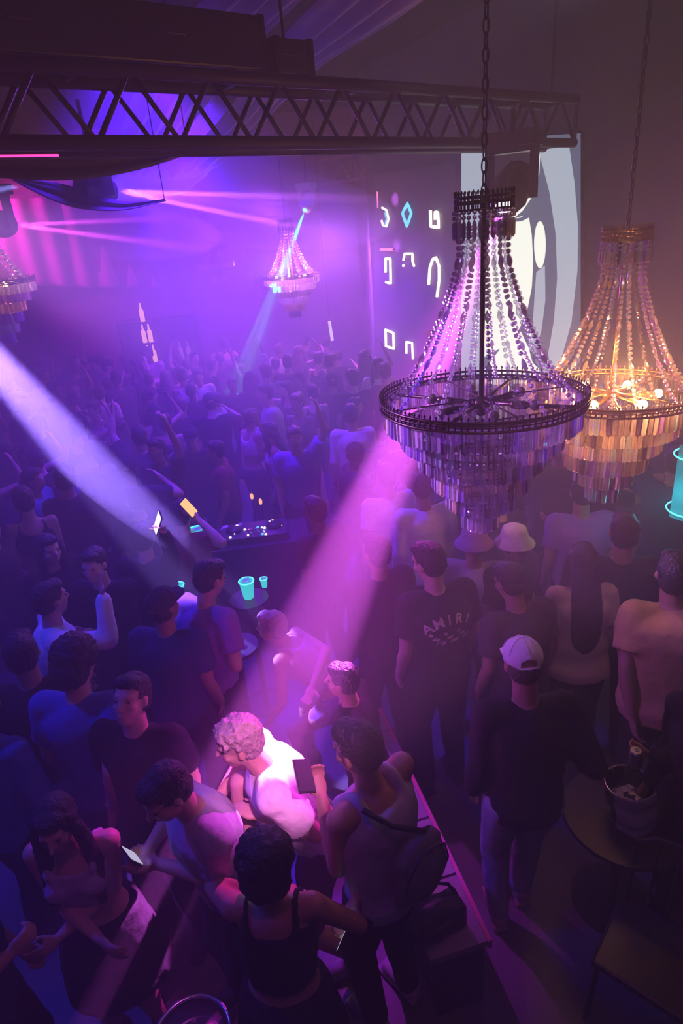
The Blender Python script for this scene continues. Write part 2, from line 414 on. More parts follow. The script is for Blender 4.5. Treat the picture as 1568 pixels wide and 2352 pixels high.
# ---- neon glyph signs on the wall
def neon(pts, m, closed, label, extra=(), r=0.02):
    P = [on_wall(x, y, 0.07) for x, y in pts]
    t = empty('neon_sign', P[0], label, 'neon sign', 'neon symbols on the side wall')
    q = []
    for i in range(len(P) if closed else len(P) - 1):
        a, b = P[i], P[(i + 1) % len(P)]
        q += [a, a.lerp(b, .33), a.lerp(b, .67)]
    if not closed: q.append(P[-1])
    mb = MB(); mb.tube([p - P[0] for p in q], r, 8, closed); mb.build('glass_tube', m, t, True)
    for (x, y) in extra:
        mb = MB(); mb.ell(on_wall(x, y, 0.07) - P[0], (r * 1.2,) * 3); mb.build('glass_dot', m, t, True)
    for k in (0, len(P) // 2):
        mb = MB(); c = P[k] - P[0]; mb.tube([c, c - WNRM * 0.045], 0.008, 6); mb.build('stand_off', M['blackmetal'], t)
    return t
neon([(877, 477), (887, 483), (892, 503), (887, 520), (879, 517), (876, 506)], M['neon_white'], False, 'white neon hook symbol, top left of the wall symbols', r=0.017)
neon([(883, 488), (887, 503), (884, 516)], M['neon_cyan'], False, 'short cyan neon stroke inside the white hook symbol', r=0.012)
neon([(935, 467), (944, 490), (934, 520), (924, 490)], M['neon_cyan'], True, 'cyan neon diamond symbol on the side wall')
neon([(988, 483), (989, 520), (1007, 522), (1005, 488), (999, 487), (999, 505)], M['neon_white'], False, 'white neon cup-shaped symbol nearest the top of the screen')
neon([(874, 573), (901, 573)], M['neon_pink'], False, 'pink neon bar above the tall hooked rectangle symbol')
neon([(885, 626), (885, 594), (896, 594), (897, 651), (886, 648)], M['neon_white'], False, 'tall white neon hooked rectangle below the pink bar')
neon([(926, 598), (929, 583), (947, 583), (947, 600), (951, 612)], M['neon_white'], False, 'small white neon arch with a dot, under the cyan diamond', [(926, 610)], r=0.017)
neon([(984, 654), (987, 615), (993, 596), (1001, 592), (1008, 612), (1008, 645), (1003, 682)], M['neon_white'], False, 'tall white neon arch symbol beside the screen')
neon([(885, 757), (886, 795), (904, 801), (903, 765)], M['neon_white'], True, 'white neon closed rectangle low on the side wall')
neon([(933, 812), (933, 785), (946, 788), (948, 825)], M['neon_white'], False, 'white neon symbol like a small letter n, lowest on the wall', r=0.017)
P = on_wall(868, 455, 0.08)
mb = MB(); mb.tube([on_wall(866, 440, .06) - P, on_wall(867, 478, .06) - P], 0.011, 6)
o = mb.build('panel_edge_glow', M['neon_pink'], None, True, P); tag(o, 'thin vertical pink panel-edge glow left of the white hook symbol', 'neon sign')  # pink glow of a panel edge, drawn as an added emissive tube

# ---- trusses
def truss(A, B, hgt, dep_dir, nb, m, label, r=0.025, dep=0.3):
    A = Vector(A); B = Vector(B)
    t = empty('lighting_truss', A, label, 'truss')
    L = B - A; dd = Vector(dep_dir).normalized() * dep; uz = Vector((0, 0, hgt))
    for off in (Vector(), uz, dd, dd + uz):
        mb = MB(); mb.tube([off, off + L * .5, off + L], r, 12); mb.build('chord', m, t, True)
    me_cache = {}
    for side in (Vector(), dd):
        for i in range(nb):
            a = L * (i / nb) + side; b = L * ((i + 1) / nb) + side; mid = (a + b) / 2 + uz
            for p, q in ((a, mid), (mid, b)):
                mb = MB(); mb.tube([p, q], r * .42, 6); mb.build('brace', m, t, True)
    for i in range(0, nb + 1):
        a = L * (i / nb); z0 = Vector() if i % 2 else uz
        mb = MB(); mb.tube([a + z0, a + z0 + dd], r * .42, 6); mb.build('cross_brace', m, t, True)
    for e in (0, 1):
        mb = MB()
        q = [L * e, L * e + uz, L * e + uz + dd, L * e + dd]
        mb.tube(q, r * .6, 6, True); mb.build('end_frame', m, t, True)
    return t
TA = PD(-260, 330, 2.55); TB = PD(1318, 330, 6.05); TA.z = TB.z = 4.07
TA = PZ(-260, 328, 4.07); TB = PZ(1318, 328, 4.07)
td = (TB - TA); tdir = Vector((-td.y, td.x, 0))
if tdir.y < 0: tdir = -tdir
truss(TA, TB, 0.32, tdir, 11, M['blackmetal'], 'long black box truss hung across the top of the room', 0.036)
T2A = PZ(1235, 352, 4.22); T2B = PZ(770, 420, 4.22)
truss(T2A, T2B, 0.34, WNRM, 12, mat('truss_aluminium', (0.35, 0.35, 0.38), 0.4, 0.7), 'grey aluminium truss running along the side wall above the screen', 0.022, 0.25)
for (x, lab) in ((452, 'left'), (1205, 'right')):
    k = PZ(x, 185, 4.41 + 0.0)
    f = (x - (-260)) / (1318 + 260)
    k = TA.lerp(TB, 0.42 if x < 600 else 0.93); 
    mb = MB(); mb.tube([(0, 0, 0.36), (0, 0, CEIL - k.z)], 0.009, 6)
    o = mb.build('hanging_cable', M['blackmetal'], None, False, k + tdir.normalized() * .0)
    tag(o, 'thin steel cable holding the black truss, %s one' % lab, 'cable')
# black cases standing on the truss
def case_on(a, b, h, label):
    p = TA.lerp(TB, a); q = TA.lerp(TB, b); c = (p + q) / 2 + tdir.normalized() * .15; c.z = 4.07 + .32 + .04 + h / 2
    ang = math.atan2((q - p).y, (q - p).x)
    t = empty('dimmer_case', (c.x, c.y, c.z - h / 2), label, 'case', None, ang)
    L = (q - p).length
    mb = MB(); mb.box((0, 0, h / 2), (L, .32, h)); o = mb.build('shell', M['plastic'], t)
    bv = o.modifiers.new('b', 'BEVEL'); bv.width = .012; bv.segments = 2
    for s in (-1, 1):
        mb = MB(); mb.tube([(s * L * .2 - .06, -.162, h * .5), (s * L * .2 - .05, -.185, h * .5), (s * L * .2 + .05, -.185, h * .5), (s * L * .2 + .06, -.162, h * .5)], .007, 6); mb.build('handle', M['blackmetal'], t)
    for s in (-1, 1):
        mb = MB(); mb.box((s * (L / 2 - .02), 0, h / 2), (.035, .33, h + .008)); mb.build('edge_band', M['blackmetal'], t)
case_on(0.02, 0.395, 0.26, 'long black case lying on top of the black truss')
case_on(0.405, 0.46, 0.17, 'small black case on the truss beside the long one')
# red led strip under the truss
mb = MB(); p = PD(-150, 360, 2.5); q = PD(134, 357, 2.9); mb.tube([Vector(), q - p], 0.005, 6)
o = mb.build('led_strip', M['neon_red'], None, True, p); tag(o, 'glowing red LED strip under the left end of the truss', 'light strip')
# ceiling rails
for (a, b, lab) in (((1040, 180), (1260, 82), 'farther'), ((1165, 195), (1410, 100), 'nearer')):
    p = PZ(*a, CEIL - .06); q = PZ(*b, CEIL - .06)
    t = empty('ceiling_rail', p, 'thin metal rail under the dark ceiling, the %s of two' % lab, 'rail')
    mb = MB(); mb.tube([Vector(), q - p], 0.016, 8); mb.build('rail', M['steel'], t, True)
    for f in (.15, .5, .85):
        mb = MB(); c = (q - p) * f; mb.tube([c, c + Vector((0, 0, .06))], .01, 6); mb.build('bracket', M['blackmetal'], t)

V3 = lambda a, b, c: Vector((a, b, c))
# ---- drapes
def drape(name, E1, E2, nu, nv, amp, freq, m, label, sag=0.0, hint=(0, 0, 1), cat='drape', wob=0.3):
    def along(E, t):
        t *= (len(E) - 1); i = min(int(t), len(E) - 2); f = t - i
        p0 = E[max(i - 1, 0)]; p1 = E[i]; p2 = E[i + 1]; p3 = E[min(i + 2, len(E) - 1)]
        return 0.5 * ((2 * p1) + (p2 - p0) * f + (2 * p0 - 5 * p1 + 4 * p2 - p3) * f * f + (3 * p1 - p0 - 3 * p2 + p3) * f ** 3)
    vs = []; fs = []; h = Vector(hint).normalized()
    for i in range(nu + 1):
        for j in range(nv + 1):
            u = i / nu; v = j / nv
            a = along(E1, u); b = along(E2, u)
            p = a.lerp(b, v)
            w = math.sin(v * freq * 2 * PI + wob * math.sin(u * 3.1 + v * 5)) + .35 * math.sin(v * freq * 4.3 * PI + u * 2)
            p = p + h * (amp * w) - Vector((0, 0, sag * math.sin(PI * v)))
            vs.append(p)
    for i in range(nu):
        for j in range(nv):
            k = i * (nv + 1) + j
            fs.append((k, k + 1, k + nv + 2, k + nv + 1))
    c = vs[0].copy()
    me = bpy.data.meshes.new(name); me.from_pydata([v - c for v in vs], [], fs); me.update()
    o = link(name, me, m, None, True, c)
    s = o.modifiers.new('s', 'SOLIDIFY'); s.thickness = 0.005
    if cat == 'drape':
        for q in (vs[0], vs[nu * (nv + 1)]):
            if q.z < CEIL - .1:
                mb = MB(); mb.tube([q - c, V3(q.x, q.y, CEIL) - c], .004, 5); mb.build('tie_cord', M['blackmetal'], o)
    return tag(o, label, cat)
drape('ceiling_drape', [PD(520, -60, 3.6), PD(420, 60, 4.6), PD(330, 170, 5.6), PD(280, 300, 7), PD(250, 385, 8.8)],
      [PD(760, -60, 3.4), PD(640, 50, 4.5), PD(530, 160, 5.5), PD(430, 290, 7), PD(330, 400, 8.8)], 24, 70, 0.05, 3.5, M['drape'], 'pale pleated ceiling drape, left of the two above the truss')
drape('ceiling_drape', [PD(800, -60, 3.5), PD(690, 50, 4.5), PD(590, 160, 5.5), PD(500, 290, 7), PD(370, 400, 8.8)],
      [PD(1060, -60, 3.3), PD(900, 50, 4.4), PD(720, 160, 5.5), PD(600, 280, 7), PD(495, 382, 8.6)], 24, 70, 0.05, 3.5, M['drape'], 'pale pleated ceiling drape, right of the two above the truss')
drape('swag_drape', [PD(-60, 352, 4.0), PD(60, 350, 4.1), PD(180, 348, 4.2), PD(300, 348, 4.35), PD(432, 348, 4.5)],
      [PD(-60, 405, 3.9), PD(60, 414, 4.0), PD(180, 413, 4.1), PD(310, 392, 4.3), PD(440, 352, 4.5)], 30, 24, 0.025, 1.5, M['drapedark'], 'dark fabric swag hanging under the left half of the truss', hint=(0, -1, 0.2))
drape('swag_drape', [PD(30, 408, 4.9), PD(120, 418, 4.9), PD(200, 438, 4.95), PD(280, 462, 5.0), PD(378, 458, 5.1)],
      [PD(28, 412, 4.8), PD(110, 455, 4.8), PD(190, 480, 4.85), PD(290, 482, 4.9), PD(380, 460, 5.1)], 30, 14, 0.02, 1.2, M['drapedark'], 'narrow dark swag crossing behind the drum-shaped light', hint=(0, -1, 0.2))
drape('wall_curtain', [PD(-120, 455, 12.0), PD(60, 455, 12.2), PD(230, 445, 12.6), PD(430, 430, 12.8)],
      [PD(-120, 650, 12.6), PD(60, 655, 12.8), PD(230, 662, 13.1), PD(455, 660, 13.3)], 60, 20, 0.0, 1, M['curtain'], 'pink-lit curtain hanging on the far wall at left', hint=(0, -1, 0))
c = SC.collection.all_objects['wall_curtain']
for v in c.data.vertices:
    v.co.y += 0.05 * math.sin(v.co.x * 14)
drape('sail_drape', [PD(190, 405, 9.0), PD(300, 395, 9.1), PD(495, 382, 9.2)], [PD(190, 480, 9.6), PD(300, 478, 9.7), PD(432, 442, 9.6)], 16, 24, 0.02, 2, M['drape'], 'pale fabric sail lit violet behind the drum-shaped light', hint=(0, -1, 0.2))

# ---- moving heads
def moving_head(fix, target, s, body, lens_m, label, up_len=0.25, lens_r=0.05):
    d = (Vector(target) - Vector(fix)).normalized()
    ctr = Vector(fix) - d * 0.2 * s
    t = empty('moving_head_light', ctr, label, 'stage light')
    R = frame(d)
    mb = MB(); prof = [(-.16, .07), (-.15, .10), (-.05, .115), (.05, .115), (.10, .10), (.145, .085), (.15, .072)]
    mb.sweep([[R @ Vector((r * s * math.cos(a), r * s * math.sin(a), z * s)) for a in (2 * PI * k / 10 for k in range(10))] for z, r in prof])
    o = mb.build('head', body, t)
    mb = MB(); mb.sweep([[R @ Vector((lens_r * s * math.cos(a), lens_r * s * math.sin(a), z * s)) for a in (2 * PI * k / 20 for k in range(20))] for z in (.148, .156)])
    mb.build('lens', lens_m, t)
    side = d.cross(Vector((0, 0, 1))).normalized()
    ang = math.atan2(side.y, side.x); RZ = Matrix.Rotation(ang, 3, 'Z')
    for k in (-1, 1):
        mb = MB(); mb.box(RZ @ Vector((k * .135 * s, 0, .08 * s)), (.03 * s, .09 * s, .26 * s), RZ); mb.build('yoke_arm', body, t)
    mb = MB(); mb.box((0, 0, .215 * s), (.30 * s, .10 * s, .03 * s), RZ); mb.build('yoke_bridge', body, t)
    mb = MB(); mb.box((0, 0, .27 * s), (.30 * s, .22 * s, .08 * s), RZ); mb.build('base', body, t)
    mb = MB(); mb.tube([(0, 0, .31 * s), (0, 0, .31 * s + up_len)], .016, 8); mb.build('clamp', M['blackmetal'], t)
    return t
moving_head(FIX_E, TGT_E, 1.25, M['plastic'], M['lens_pink'], 'black moving head light in front of the screen throwing a pink beam', 0.15)
moving_head(FIX_A, PD(890, 505, 9), 1.0, M['plastic'], M['lens_violet'], 'dark drum-shaped moving light under the swags with a violet beam', 0.3, 0.055)
moving_head(FIX_B, PD(450, 540, 10), 1.1, M['plastic'], M['lens_violet'], 'dark moving light at the left edge with a magenta beam', 0.5, 0.05)
FC = moving_head(FIX_C, PD(650, 612, 9.3), 0.9, mat('white_housing', (0.75, 0.72, 0.75), 0.4), M['lens_teal'], 'white moving head light with a teal beam above the far chandelier', 0.4, 0.04)

# ---- chandeliers
def prism_mesh(w, h, name, d=0.35):        # flat-faced bevelled bar with a pointed lower end, hung from z=0 down
    mb = MB(); x = w / 2; y = w * d
    def ring(z, q): return [Vector((x * q, 0, z)), Vector((x * .55 * q, y * q, z)), Vector((-x * .55 * q, y * q, z)), Vector((-x * q, 0, z)), Vector((-x * .55 * q, -y * q, z)), Vector((x * .55 * q, -y * q, z))]
    mb.sweep([ring(-h, .25), ring(-h * .93, 1), ring(-h * .05, 1), ring(0, .5)])
    me = mb.mesh(name); me.materials.append(M['crystal']); me.materials.append(M['crystal_edge'])
    for p in me.polygons: p.material_index = 0 if abs(p.normal.y) > .93 else 1
    return me
def drop_mesh(w, h, name):
    mb = MB()
    mb.sweep([[Vector((w / 2 * r * math.cos(a), w / 2 * r * math.sin(a), -h * z)) for a in (2 * PI * k / 6 for k in range(6))] for z, r in ((1, .1), (.85, .7), (.62, 1), (.25, .4), (0, .1))])
    return mb.mesh(name)
def bead(mb, c, r):                        # a round bead
    c = Vector(c); vs = [c + Vector((0, 0, r))]
    for z, q in ((.6, .8), (0, 1), (-.6, .8)):
        for k in range(8): a = 2 * PI * k / 8; vs.append(c + Vector((q * r * math.cos(a), q * r * math.sin(a), z * r)))
    vs.append(c - Vector((0, 0, r))); fs = [(0, 1 + k, 1 + (k + 1) % 8) for k in range(8)]
    for i in (0, 8): fs += [(1 + i + k, 9 + i + k, 9 + i + (k + 1) % 8, 1 + i + (k + 1) % 8) for k in range(8)]
    fs += [(25, 17 + (k + 1) % 8, 17 + k) for k in range(8)]
    mb.add(vs, fs)
STR = [(.700, .100), (.640, .098), (.575, .100), (.477, .134), (.390, .165), (.305, .205), (.220, .245), (.142, .290), (.070, .345), (.015, .400)]
TIERS = [(.415, -.096, .115, 96), (.347, -.183, .095, 80), (.275, -.281, .100, 64), (.214, -.390, .108, 50), (.150, -.490, .105, 35), (.080, -.600, .112, 19)]
def ring_band(R, z0, h, n, tips=True, r=.006):
    mb = MB(); c = [(R * math.cos(2 * PI * k / 72), R * math.sin(2 * PI * k / 72)) for k in range(72)]
    for z in (z0, z0 + h * .5, z0 + h): mb.tube([(x, y, z) for x, y in c], r if z != z0 + h * .5 else r * .6, 6, True)
    for k in range(n):
        a = 2 * PI * k / n; x, y = R * math.cos(a), R * math.sin(a)
        mb.tube([(x, y, z0), (x, y, z0 + h)], r * .7, 4)
        if tips:
            mb.tube([(x, y, z0 + h), (x, y, z0 + h + .010), (x, y, z0 + h + .016), (x, y, z0 + h + .024)], [.0025, .0025, .0055, .001], 5)
    return mb
CH_CACHE = {}
def chandelier(loc, metal, glass, lit, label, detail, top=CEIL, rot=0.0, scale=1.0):
    glass_edge = M['crystal_warm_lit_edge' if glass == M['crystal_warm_lit'] else 'crystal_edge']
    t = empty('chandelier', loc, label, 'chandelier', None, rot)
    t.scale = (scale,) * 3
    camdir = math.atan2(-loc[1], -loc[0]) - rot
    ring_band(.44, .004, .036, 110 if detail else 50).build('ring_band', metal, t, True)
    ring_band(.112, .762, .045, 40 if detail else 20, r=.005).build('crown_band', metal, t, True)
    mb = MB(); mb.tube([(0, 0, .80), (0, 0, .02)], .011, 8); mb.build('central_rod', metal, t, True)
    mb = MB(); mb.ell((0, 0, .0), (.045, .045, .03)); mb.ell((0, 0, -.03), (.03, .03, .03)); mb.build('hub', metal, t, True)
    for k in range(4):
        a = PI / 4 + k * PI / 2; mb = MB(); mb.tube([(0, 0, .0), (.22 * math.cos(a), .22 * math.sin(a), .004), (.44 * math.cos(a), .44 * math.sin(a), .01)], .009, 6); mb.build('arm', metal, t, True)
        mb = MB(); mb.tube([(0, 0, .79), (.11 * math.cos(a), .11 * math.sin(a), .79)], .006, 6); mb.build('crown_spoke', metal, t, True)
    for k in range(6 if detail else 5):
        a = .3 + k * 2 * PI / (6 if detail else 5); rr = .19; c = Vector((rr * math.cos(a), rr * math.sin(a), .0)); e = Vector((.05 * math.cos(a), .05 * math.sin(a), .0))
        d = (c - e).normalized()
        mb = MB(); mb.cap(e, .008, c - d * .03, .009, 8); mb.cap(c - d * .05, .017, c, .017, 10); mb.build('lamp_holder', metal, t, True)
        mb = MB(); mb.ell(c + d * .04 + Vector((0, 0, .004)), (.024, .024, .024), None, 12, 8); b = mb.build('bulb', M['bulb_on'] if lit else M['bulb_off'], t, True)
    for i, (r, zb, ln, n) in enumerate(TIERS):
        mb = MB(); zt = zb + ln
        mb.tube([(r * math.cos(2 * PI * k / 60), r * math.sin(2 * PI * k / 60), zt + .004) for k in range(60)], .0045, 5, True)
        mb.tube([(-r, 0, zt), (r, 0, zt)], .004, 5); mb.tube([(0, -r, zt), (0, r, zt)], .004, 5)
        mb.build('tier_hoop', metal, t, True)
        w = 2 * PI * r / n * .93
        key = (i, n if detail else n // 2)
        if key not in CH_CACHE: CH_CACHE[key] = prism_mesh(w if detail else w * 2, ln, 'prism_%d' % i)
        rest = MB(); rmi = []
        nn = n if detail else n // 2
        for k in range(nn):
            a = 2 * PI * k / nn; dlt = abs((a - camdir + PI) % (2 * PI) - PI)
            if detail and (i == 0 and dlt < 9 or dlt < 1.75):
                me = CH_CACHE[key]
                key2 = (key, glass.name)
                if key2 not in CH_CACHE:
                    m2 = me.copy(); m2.materials[0] = glass; m2.materials[1] = glass_edge; CH_CACHE[key2] = m2
                o = bpy.data.objects.new('crystal_prism', CH_CACHE[key2]); COL.objects.link(o); o.parent = t
                o.location = (r * math.cos(a), r * math.sin(a), zt); o.rotation_euler = (random.uniform(-.03, .03), random.uniform(-.03, .03), a + PI / 2 + random.uniform(-.25, .25))
            else:
                rot_ = Matrix.Rotation(a + PI / 2 + random.uniform(-.2, .2), 3, 'Z'); b = Vector((r * math.cos(a), r * math.sin(a), zt))
                src = CH_CACHE[key]
                rest.add([b + rot_ @ v.co for v in src.vertices], [tuple(p.vertices) for p in src.polygons]); rmi += [p.material_index for p in src.polygons]
        if rest.v:
            o = rest.build('crystal_tier', glass, t); tag(o, kind='stuff'); o.data.materials.append(glass_edge); o.data.polygons.foreach_set('material_index', rmi)
    ns = 22 if detail else 14
    for k in range(ns):
        a = 2 * PI * k / ns + .1; mb = MB(); s = 0; ca, sa = math.cos(a), math.sin(a)
        pts = [Vector((r * ca, r * sa, z)) for z, r in STR]
        L = [0]
        for p, q in zip(pts, pts[1:]): L.append(L[-1] + (q - p).length)
        def at(s_):
            for i in range(len(pts) - 1):
                if s_ <= L[i + 1]: return pts[i].lerp(pts[i + 1], (s_ - L[i]) / (L[i + 1] - L[i]))
            return pts[-1]
        step = .0235 if detail else .045; br = .0095 if detail else .018
        drops = [(.10, .055), (.30, .055), (.50, .06)] if detail else []
        while s < L[-1]:
            hit = [d for d in drops if d[0] <= s < d[0] + d[1] + .005]
            if hit:
                d = hit[0]; a0 = at(d[0] + .003); b0 = at(d[0] + d[1]); R = frame(b0 - a0); ln = (b0 - a0).length
                mb.sweep([[a0 + R @ Vector((.011 * r_ * math.cos(q), .011 * r_ * math.sin(q), ln * z_)) for q in (2 * PI * j / 6 for j in range(6))] for z_, r_ in ((0, .15), (.3, .8), (.55, 1), (.8, .6), (1, .12))])
                s = d[0] + d[1] + .012
            else:
                bead(mb, at(s), br); s += step
        mb.build('bead_strand', glass_edge if k % 2 else glass, t)
    nd = 30 if detail else 16
    for k in range(nd):
        a = 2 * PI * k / nd; c = Vector((.113 * math.cos(a), .113 * math.sin(a), .755))
        mb = MB(); bead(mb, c, .009); bead(mb, c - Vector((0, 0, .018)), .009)
        rr = .0085 if detail else .014
        mb.sweep([[c + Vector((rr * r_ * math.cos(q), rr * r_ * math.sin(q), -z_)) for q in (2 * PI * j / 6 for j in range(6))] for z_, r_ in ((.098, .15), (.088, 1), (.04, 1), (.028, .3))])
        mb.build('crown_pendant', glass_edge, t)
    if detail:
        for k in range(8):                 # short garlands sagging inside the ring
            a = 2 * PI * k / 8 + .2; b = a + .55; mb = MB(); p = Vector((.40 * math.cos(a), .40 * math.sin(a), .03)); q = Vector((.16 * math.cos(b), .16 * math.sin(b), .03))
            for i in range(13):
                f = i / 12; bead(mb, p.lerp(q, f) - Vector((0, 0, .05 * math.sin(PI * f))), .009)
            mb.build('garland', glass, t)
    # chain to the ceiling
    z = .80; linkm = CH_CACHE.get('link')
    if not linkm:
        mb = MB(); mb.tube([(.011 * math.cos(a), 0, .026 * math.sin(a) + .0) for a in (2 * PI * k / 12 for k in range(12))], .0032, 5, True); linkm = CH_CACHE['link'] = mb.mesh('chain_link'); linkm.materials.append(M['bronze'])
    H = (top - loc[2]) / scale; k = 0
    if detail:
        while z + .05 < H:
            o = bpy.data.objects.new('chain_link', linkm); COL.objects.link(o); o.parent = t; o.location = (0, 0, z + .024); o.rotation_euler = (0, 0, (k % 2) * PI / 2); z += .043; k += 1
        mb = MB(); mb.tube([(.008, .008, .80), (.012, .01, H * .5 + .3), (.006, .008, H - .02)], .0025, 5); mb.build('power_cord', M['rubber'], t)
    else:
        mb = MB(); mb.tube([(0, 0, .8), (0, 0, H)], .006, 6); mb.build('chain', M['bronze'], t)
    mb = MB(); mb.sweep([[Vector((r * math.cos(a), r * math.sin(a), H - q)) for a in (2 * PI * j / 16 for j in range(16))] for q, r in ((.045, .02), (.03, .05), (.004, .065))]); mb.build('ceiling_rose', metal, t, True)
    if lit:
        for k in range(3):
            a = .3 + k * 2 * PI / 3 + rot
            point('chandelier_bulb_light', Vector(loc) + Vector((.2 * math.cos(a), .2 * math.sin(a), .05)) * scale, lit, (1.0, 0.42, 0.12), .025)
    return t
CH1 = PD(1105, 925, 2.75); CH1.z = 2.843
chandelier(CH1, M['bronze'], M['crystal'], 0, 'nearest crystal chandelier with dark unlit bulbs, hanging before the screen', True, rot=.2)
CH2 = PD(1403, 908, 3.36)
chandelier(CH2, M['brass'], M['crystal_warm_lit'], 20, 'crystal chandelier glowing warm orange at the right edge', True, rot=.5)
chandelier(PD(668, 637, 9.8), M['bronze'], M['crystal'], 25, 'small far chandelier struck by the teal beam in the violet haze', False, rot=.1)
chandelier(PD(500, 603, 13.2), M['bronze'], M['crystal'], 0, 'faintest chandelier, deep in the haze left of the teal-lit one', False)
chandelier(PD(-22, 655, 6.6), M['bronze'], M['crystal'], 3, 'chandelier cut by the left edge of the picture', False, rot=.4)
# ---- teal light sign on the right
tp = PD(1600, 1100, 4.2)
t = empty('light_sign', (tp.x, tp.y, 0), 'teal glowing lantern sign at the right edge below the orange chandelier', 'light sign')
zc = tp.z
mb = MB(); hx = .15; prof = [(-.30, .03), (-.265, .15), (.20, .15), (.22, .1)]
mb.sweep([[Vector((r * math.cos(a), r * math.sin(a), zc + z)) for a in (2 * PI * k / 6 for k in range(6))] for z, r in prof])
tealm = mat('teal_acrylic', (0.02, 0.22, 0.25), 0.3, emit=(0.0, 0.30, 0.34), estr=0.55); mb.build('lantern_body', tealm, t)
for z in (-.22, .17):
    mb = MB(); mb.tube([(.158 * math.cos(a), .158 * math.sin(a), zc + z) for a in (2 * PI * k / 28 for k in range(28))], .005, 6, True); mb.build('neon_ring', M['neon_teal'], t, True)
mb = MB(); mb.tube([(0, 0, 0.02), (0, 0, zc - .28)], .02, 8); mb.build('pole', M['blackmetal'], t)
mb = MB(); mb.sweep([[Vector((.2 * math.cos(a), .2 * math.sin(a), z)) for a in (2 * PI * k / 20 for k in range(20))] for z in (0, .02)]); mb.build('base', M['blackmetal'], t)
point('teal_sign_light', (tp.x - .28, tp.y - .1, zc - .1), 3.0, (0.0, 0.8, 0.9), .1)

# ---- thicker fog added along the beams to make them show
fm = bpy.data.materials.new('fog'); fm.use_nodes = True; nt = fm.node_tree
for n in list(nt.nodes): nt.nodes.remove(n)
fo = nt.nodes.new('ShaderNodeOutputMaterial'); fv = nt.nodes.new('ShaderNodeVolumeScatter'); fv.inputs['Density'].default_value = .42; fv.inputs['Anisotropy'].default_value = .1; fv.inputs['Color'].default_value = (.95, .93, .97, 1)
nt.links.new(fv.outputs[0], fo.inputs['Volume'])
for (p, q, ry, rz_, lab) in ((PD(262, 440, 5.15), PD(900, 510, 9.0), .42, .42, 'thin plume of fog carrying the violet beams of the drum light'), (PD(30, 517, 6.3), PD(500, 545, 10.6), .36, .36, 'thin plume of fog carrying the magenta beams at the left edge'),
    (PD(-330, 480, 4.1), PD(420, 1250, 4.2), .27, .27, 'plume of fog carrying the broad lavender beam')):
    c = (p + q) / 2; L = (q - p).length / 2 + .05
    mb = MB(); mb.ell((0, 0, 0), (ry, rz_, L), frame(q - p), 24, 16)
    o = mb.build('fog_plume', fm, None, True, c); tag(o, lab, 'fog', None, 'stuff')

# ---- bench-like riser with pink-lit edge
RA = PZ(857, 1596, .45); RB = PZ(1125, 2163, .45); rl = (RB - RA); rw = Vector((rl.y, -rl.x, 0)).normalized()
if rw.x > 0: rw = -rw
t = empty('stage_riser', (RA.x, RA.y, 0), 'long low stage riser with a pink-lit edge running towards the camera', 'riser')
ra = Vector((0, 0, 0)); rb = Vector((rl.x, rl.y, 0)); W = 0.30
def prism4(name, pts, z0, z1, m, par):
    mb = MB(); n = len(pts); a = [Vector((p.x, p.y, z0)) for p in pts]; b = [Vector((p.x, p.y, z1)) for p in pts]
    mb.add(a + b, [tuple(range(n - 1, -1, -1)), tuple(range(n, 2 * n))] + [(i, (i + 1) % n, n + (i + 1) % n, n + i) for i in range(n)])
    return mb.build(name, m, par)
prism4('plinth', [ra - rw * -.03, rb - rw * -.03, rb + rw * (W - .03), ra + rw * (W - .03)], 0, .41, M['plastic'], t)
seg = 5
for k in range(seg):
    a = ra.lerp(rb, k / seg + .004); b = ra.lerp(rb, (k + 1) / seg - .004)
    prism4('top_panel', [a, b, b + rw * W, a + rw * W], .41, .45, M['riser'], t)
pk = mat('pink_lit_edge_trim', (0.75, 0.12, 0.35), 0.5)  # pink light along the edge put into the trim colour
prism4('edge_trim', [ra - rw * .012, rb - rw * .012, rb + rw * .010, ra + rw * .010], .405, .456, pk, t)
# ---- bag on the near end of the riser
bp = PZ(1005, 2125, .47)
t = empty('shoulder_bag', (bp.x, bp.y, .452), 'black shoulder bag slumped on the near end of the stage riser', 'bag', None, .35)
mb = MB(); mb.box((0, 0, .09), (.26, .13, .14)); mb.ell((0, 0, .13), (.14, .075, .06)); mb.ell((-.03, 0, .05), (.15, .085, .05))
me = remesh(mb, 'bag_body', .012, 3, .02); link('bag_body', me, M['plastic'], t)
mb = MB(); mb.tube([(-.12, 0, .13), (-.09, .05, .2), (0, .08, .23), (.09, .05, .2), (.12, 0, .13)], .009, 6); mb.build('strap', M['plastic'], t, True)
mb = MB(); mb.box((.128, -.02, .10), (.012, .03, .02)); mb.build('buckle', M['steel'], t)

# ---- back bar with lit bottles
bb = PD(375, 800, 12.6)
t = empty('back_bar_shelf', (bb.x, bb.y, 0), 'dark back bar shelf unit deep in the haze at left', 'shelf')
mb = MB(); mb.box((0, .18, 1.1), (1.5, .04, 2.2)); mb.build('back_panel', M['plastic'], t)
for z in (.95, 1.35, 1.75, 2.15):
    mb = MB(); mb.box((0, 0, z), (1.5, .32, .03)); mb.build('shelf_board', M['plastic'], t)
for x in (-.75, 0, .75):
    mb = MB(); mb.box((x, 0, 1.1), (.03, .34, 2.2)); mb.build('upright', M['plastic'], t)
def bottle(x, y, z, s, m, label, par=None):
    mb = MB(); mb.sweep([[Vector((s * r * math.cos(a), s * r * math.sin(a), s * q)) for a in (2 * PI * k / 10 for k in range(10))] for q, r in ((0, .035), (.01, .04), (.18, .04), (.22, .015), (.29, .013), (.30, .016))])
    o = mb.build('bottle', m, None, True, (x, y, z)); tag(o, label, 'bottle', 'glowing bottles on the back bar')
    return o
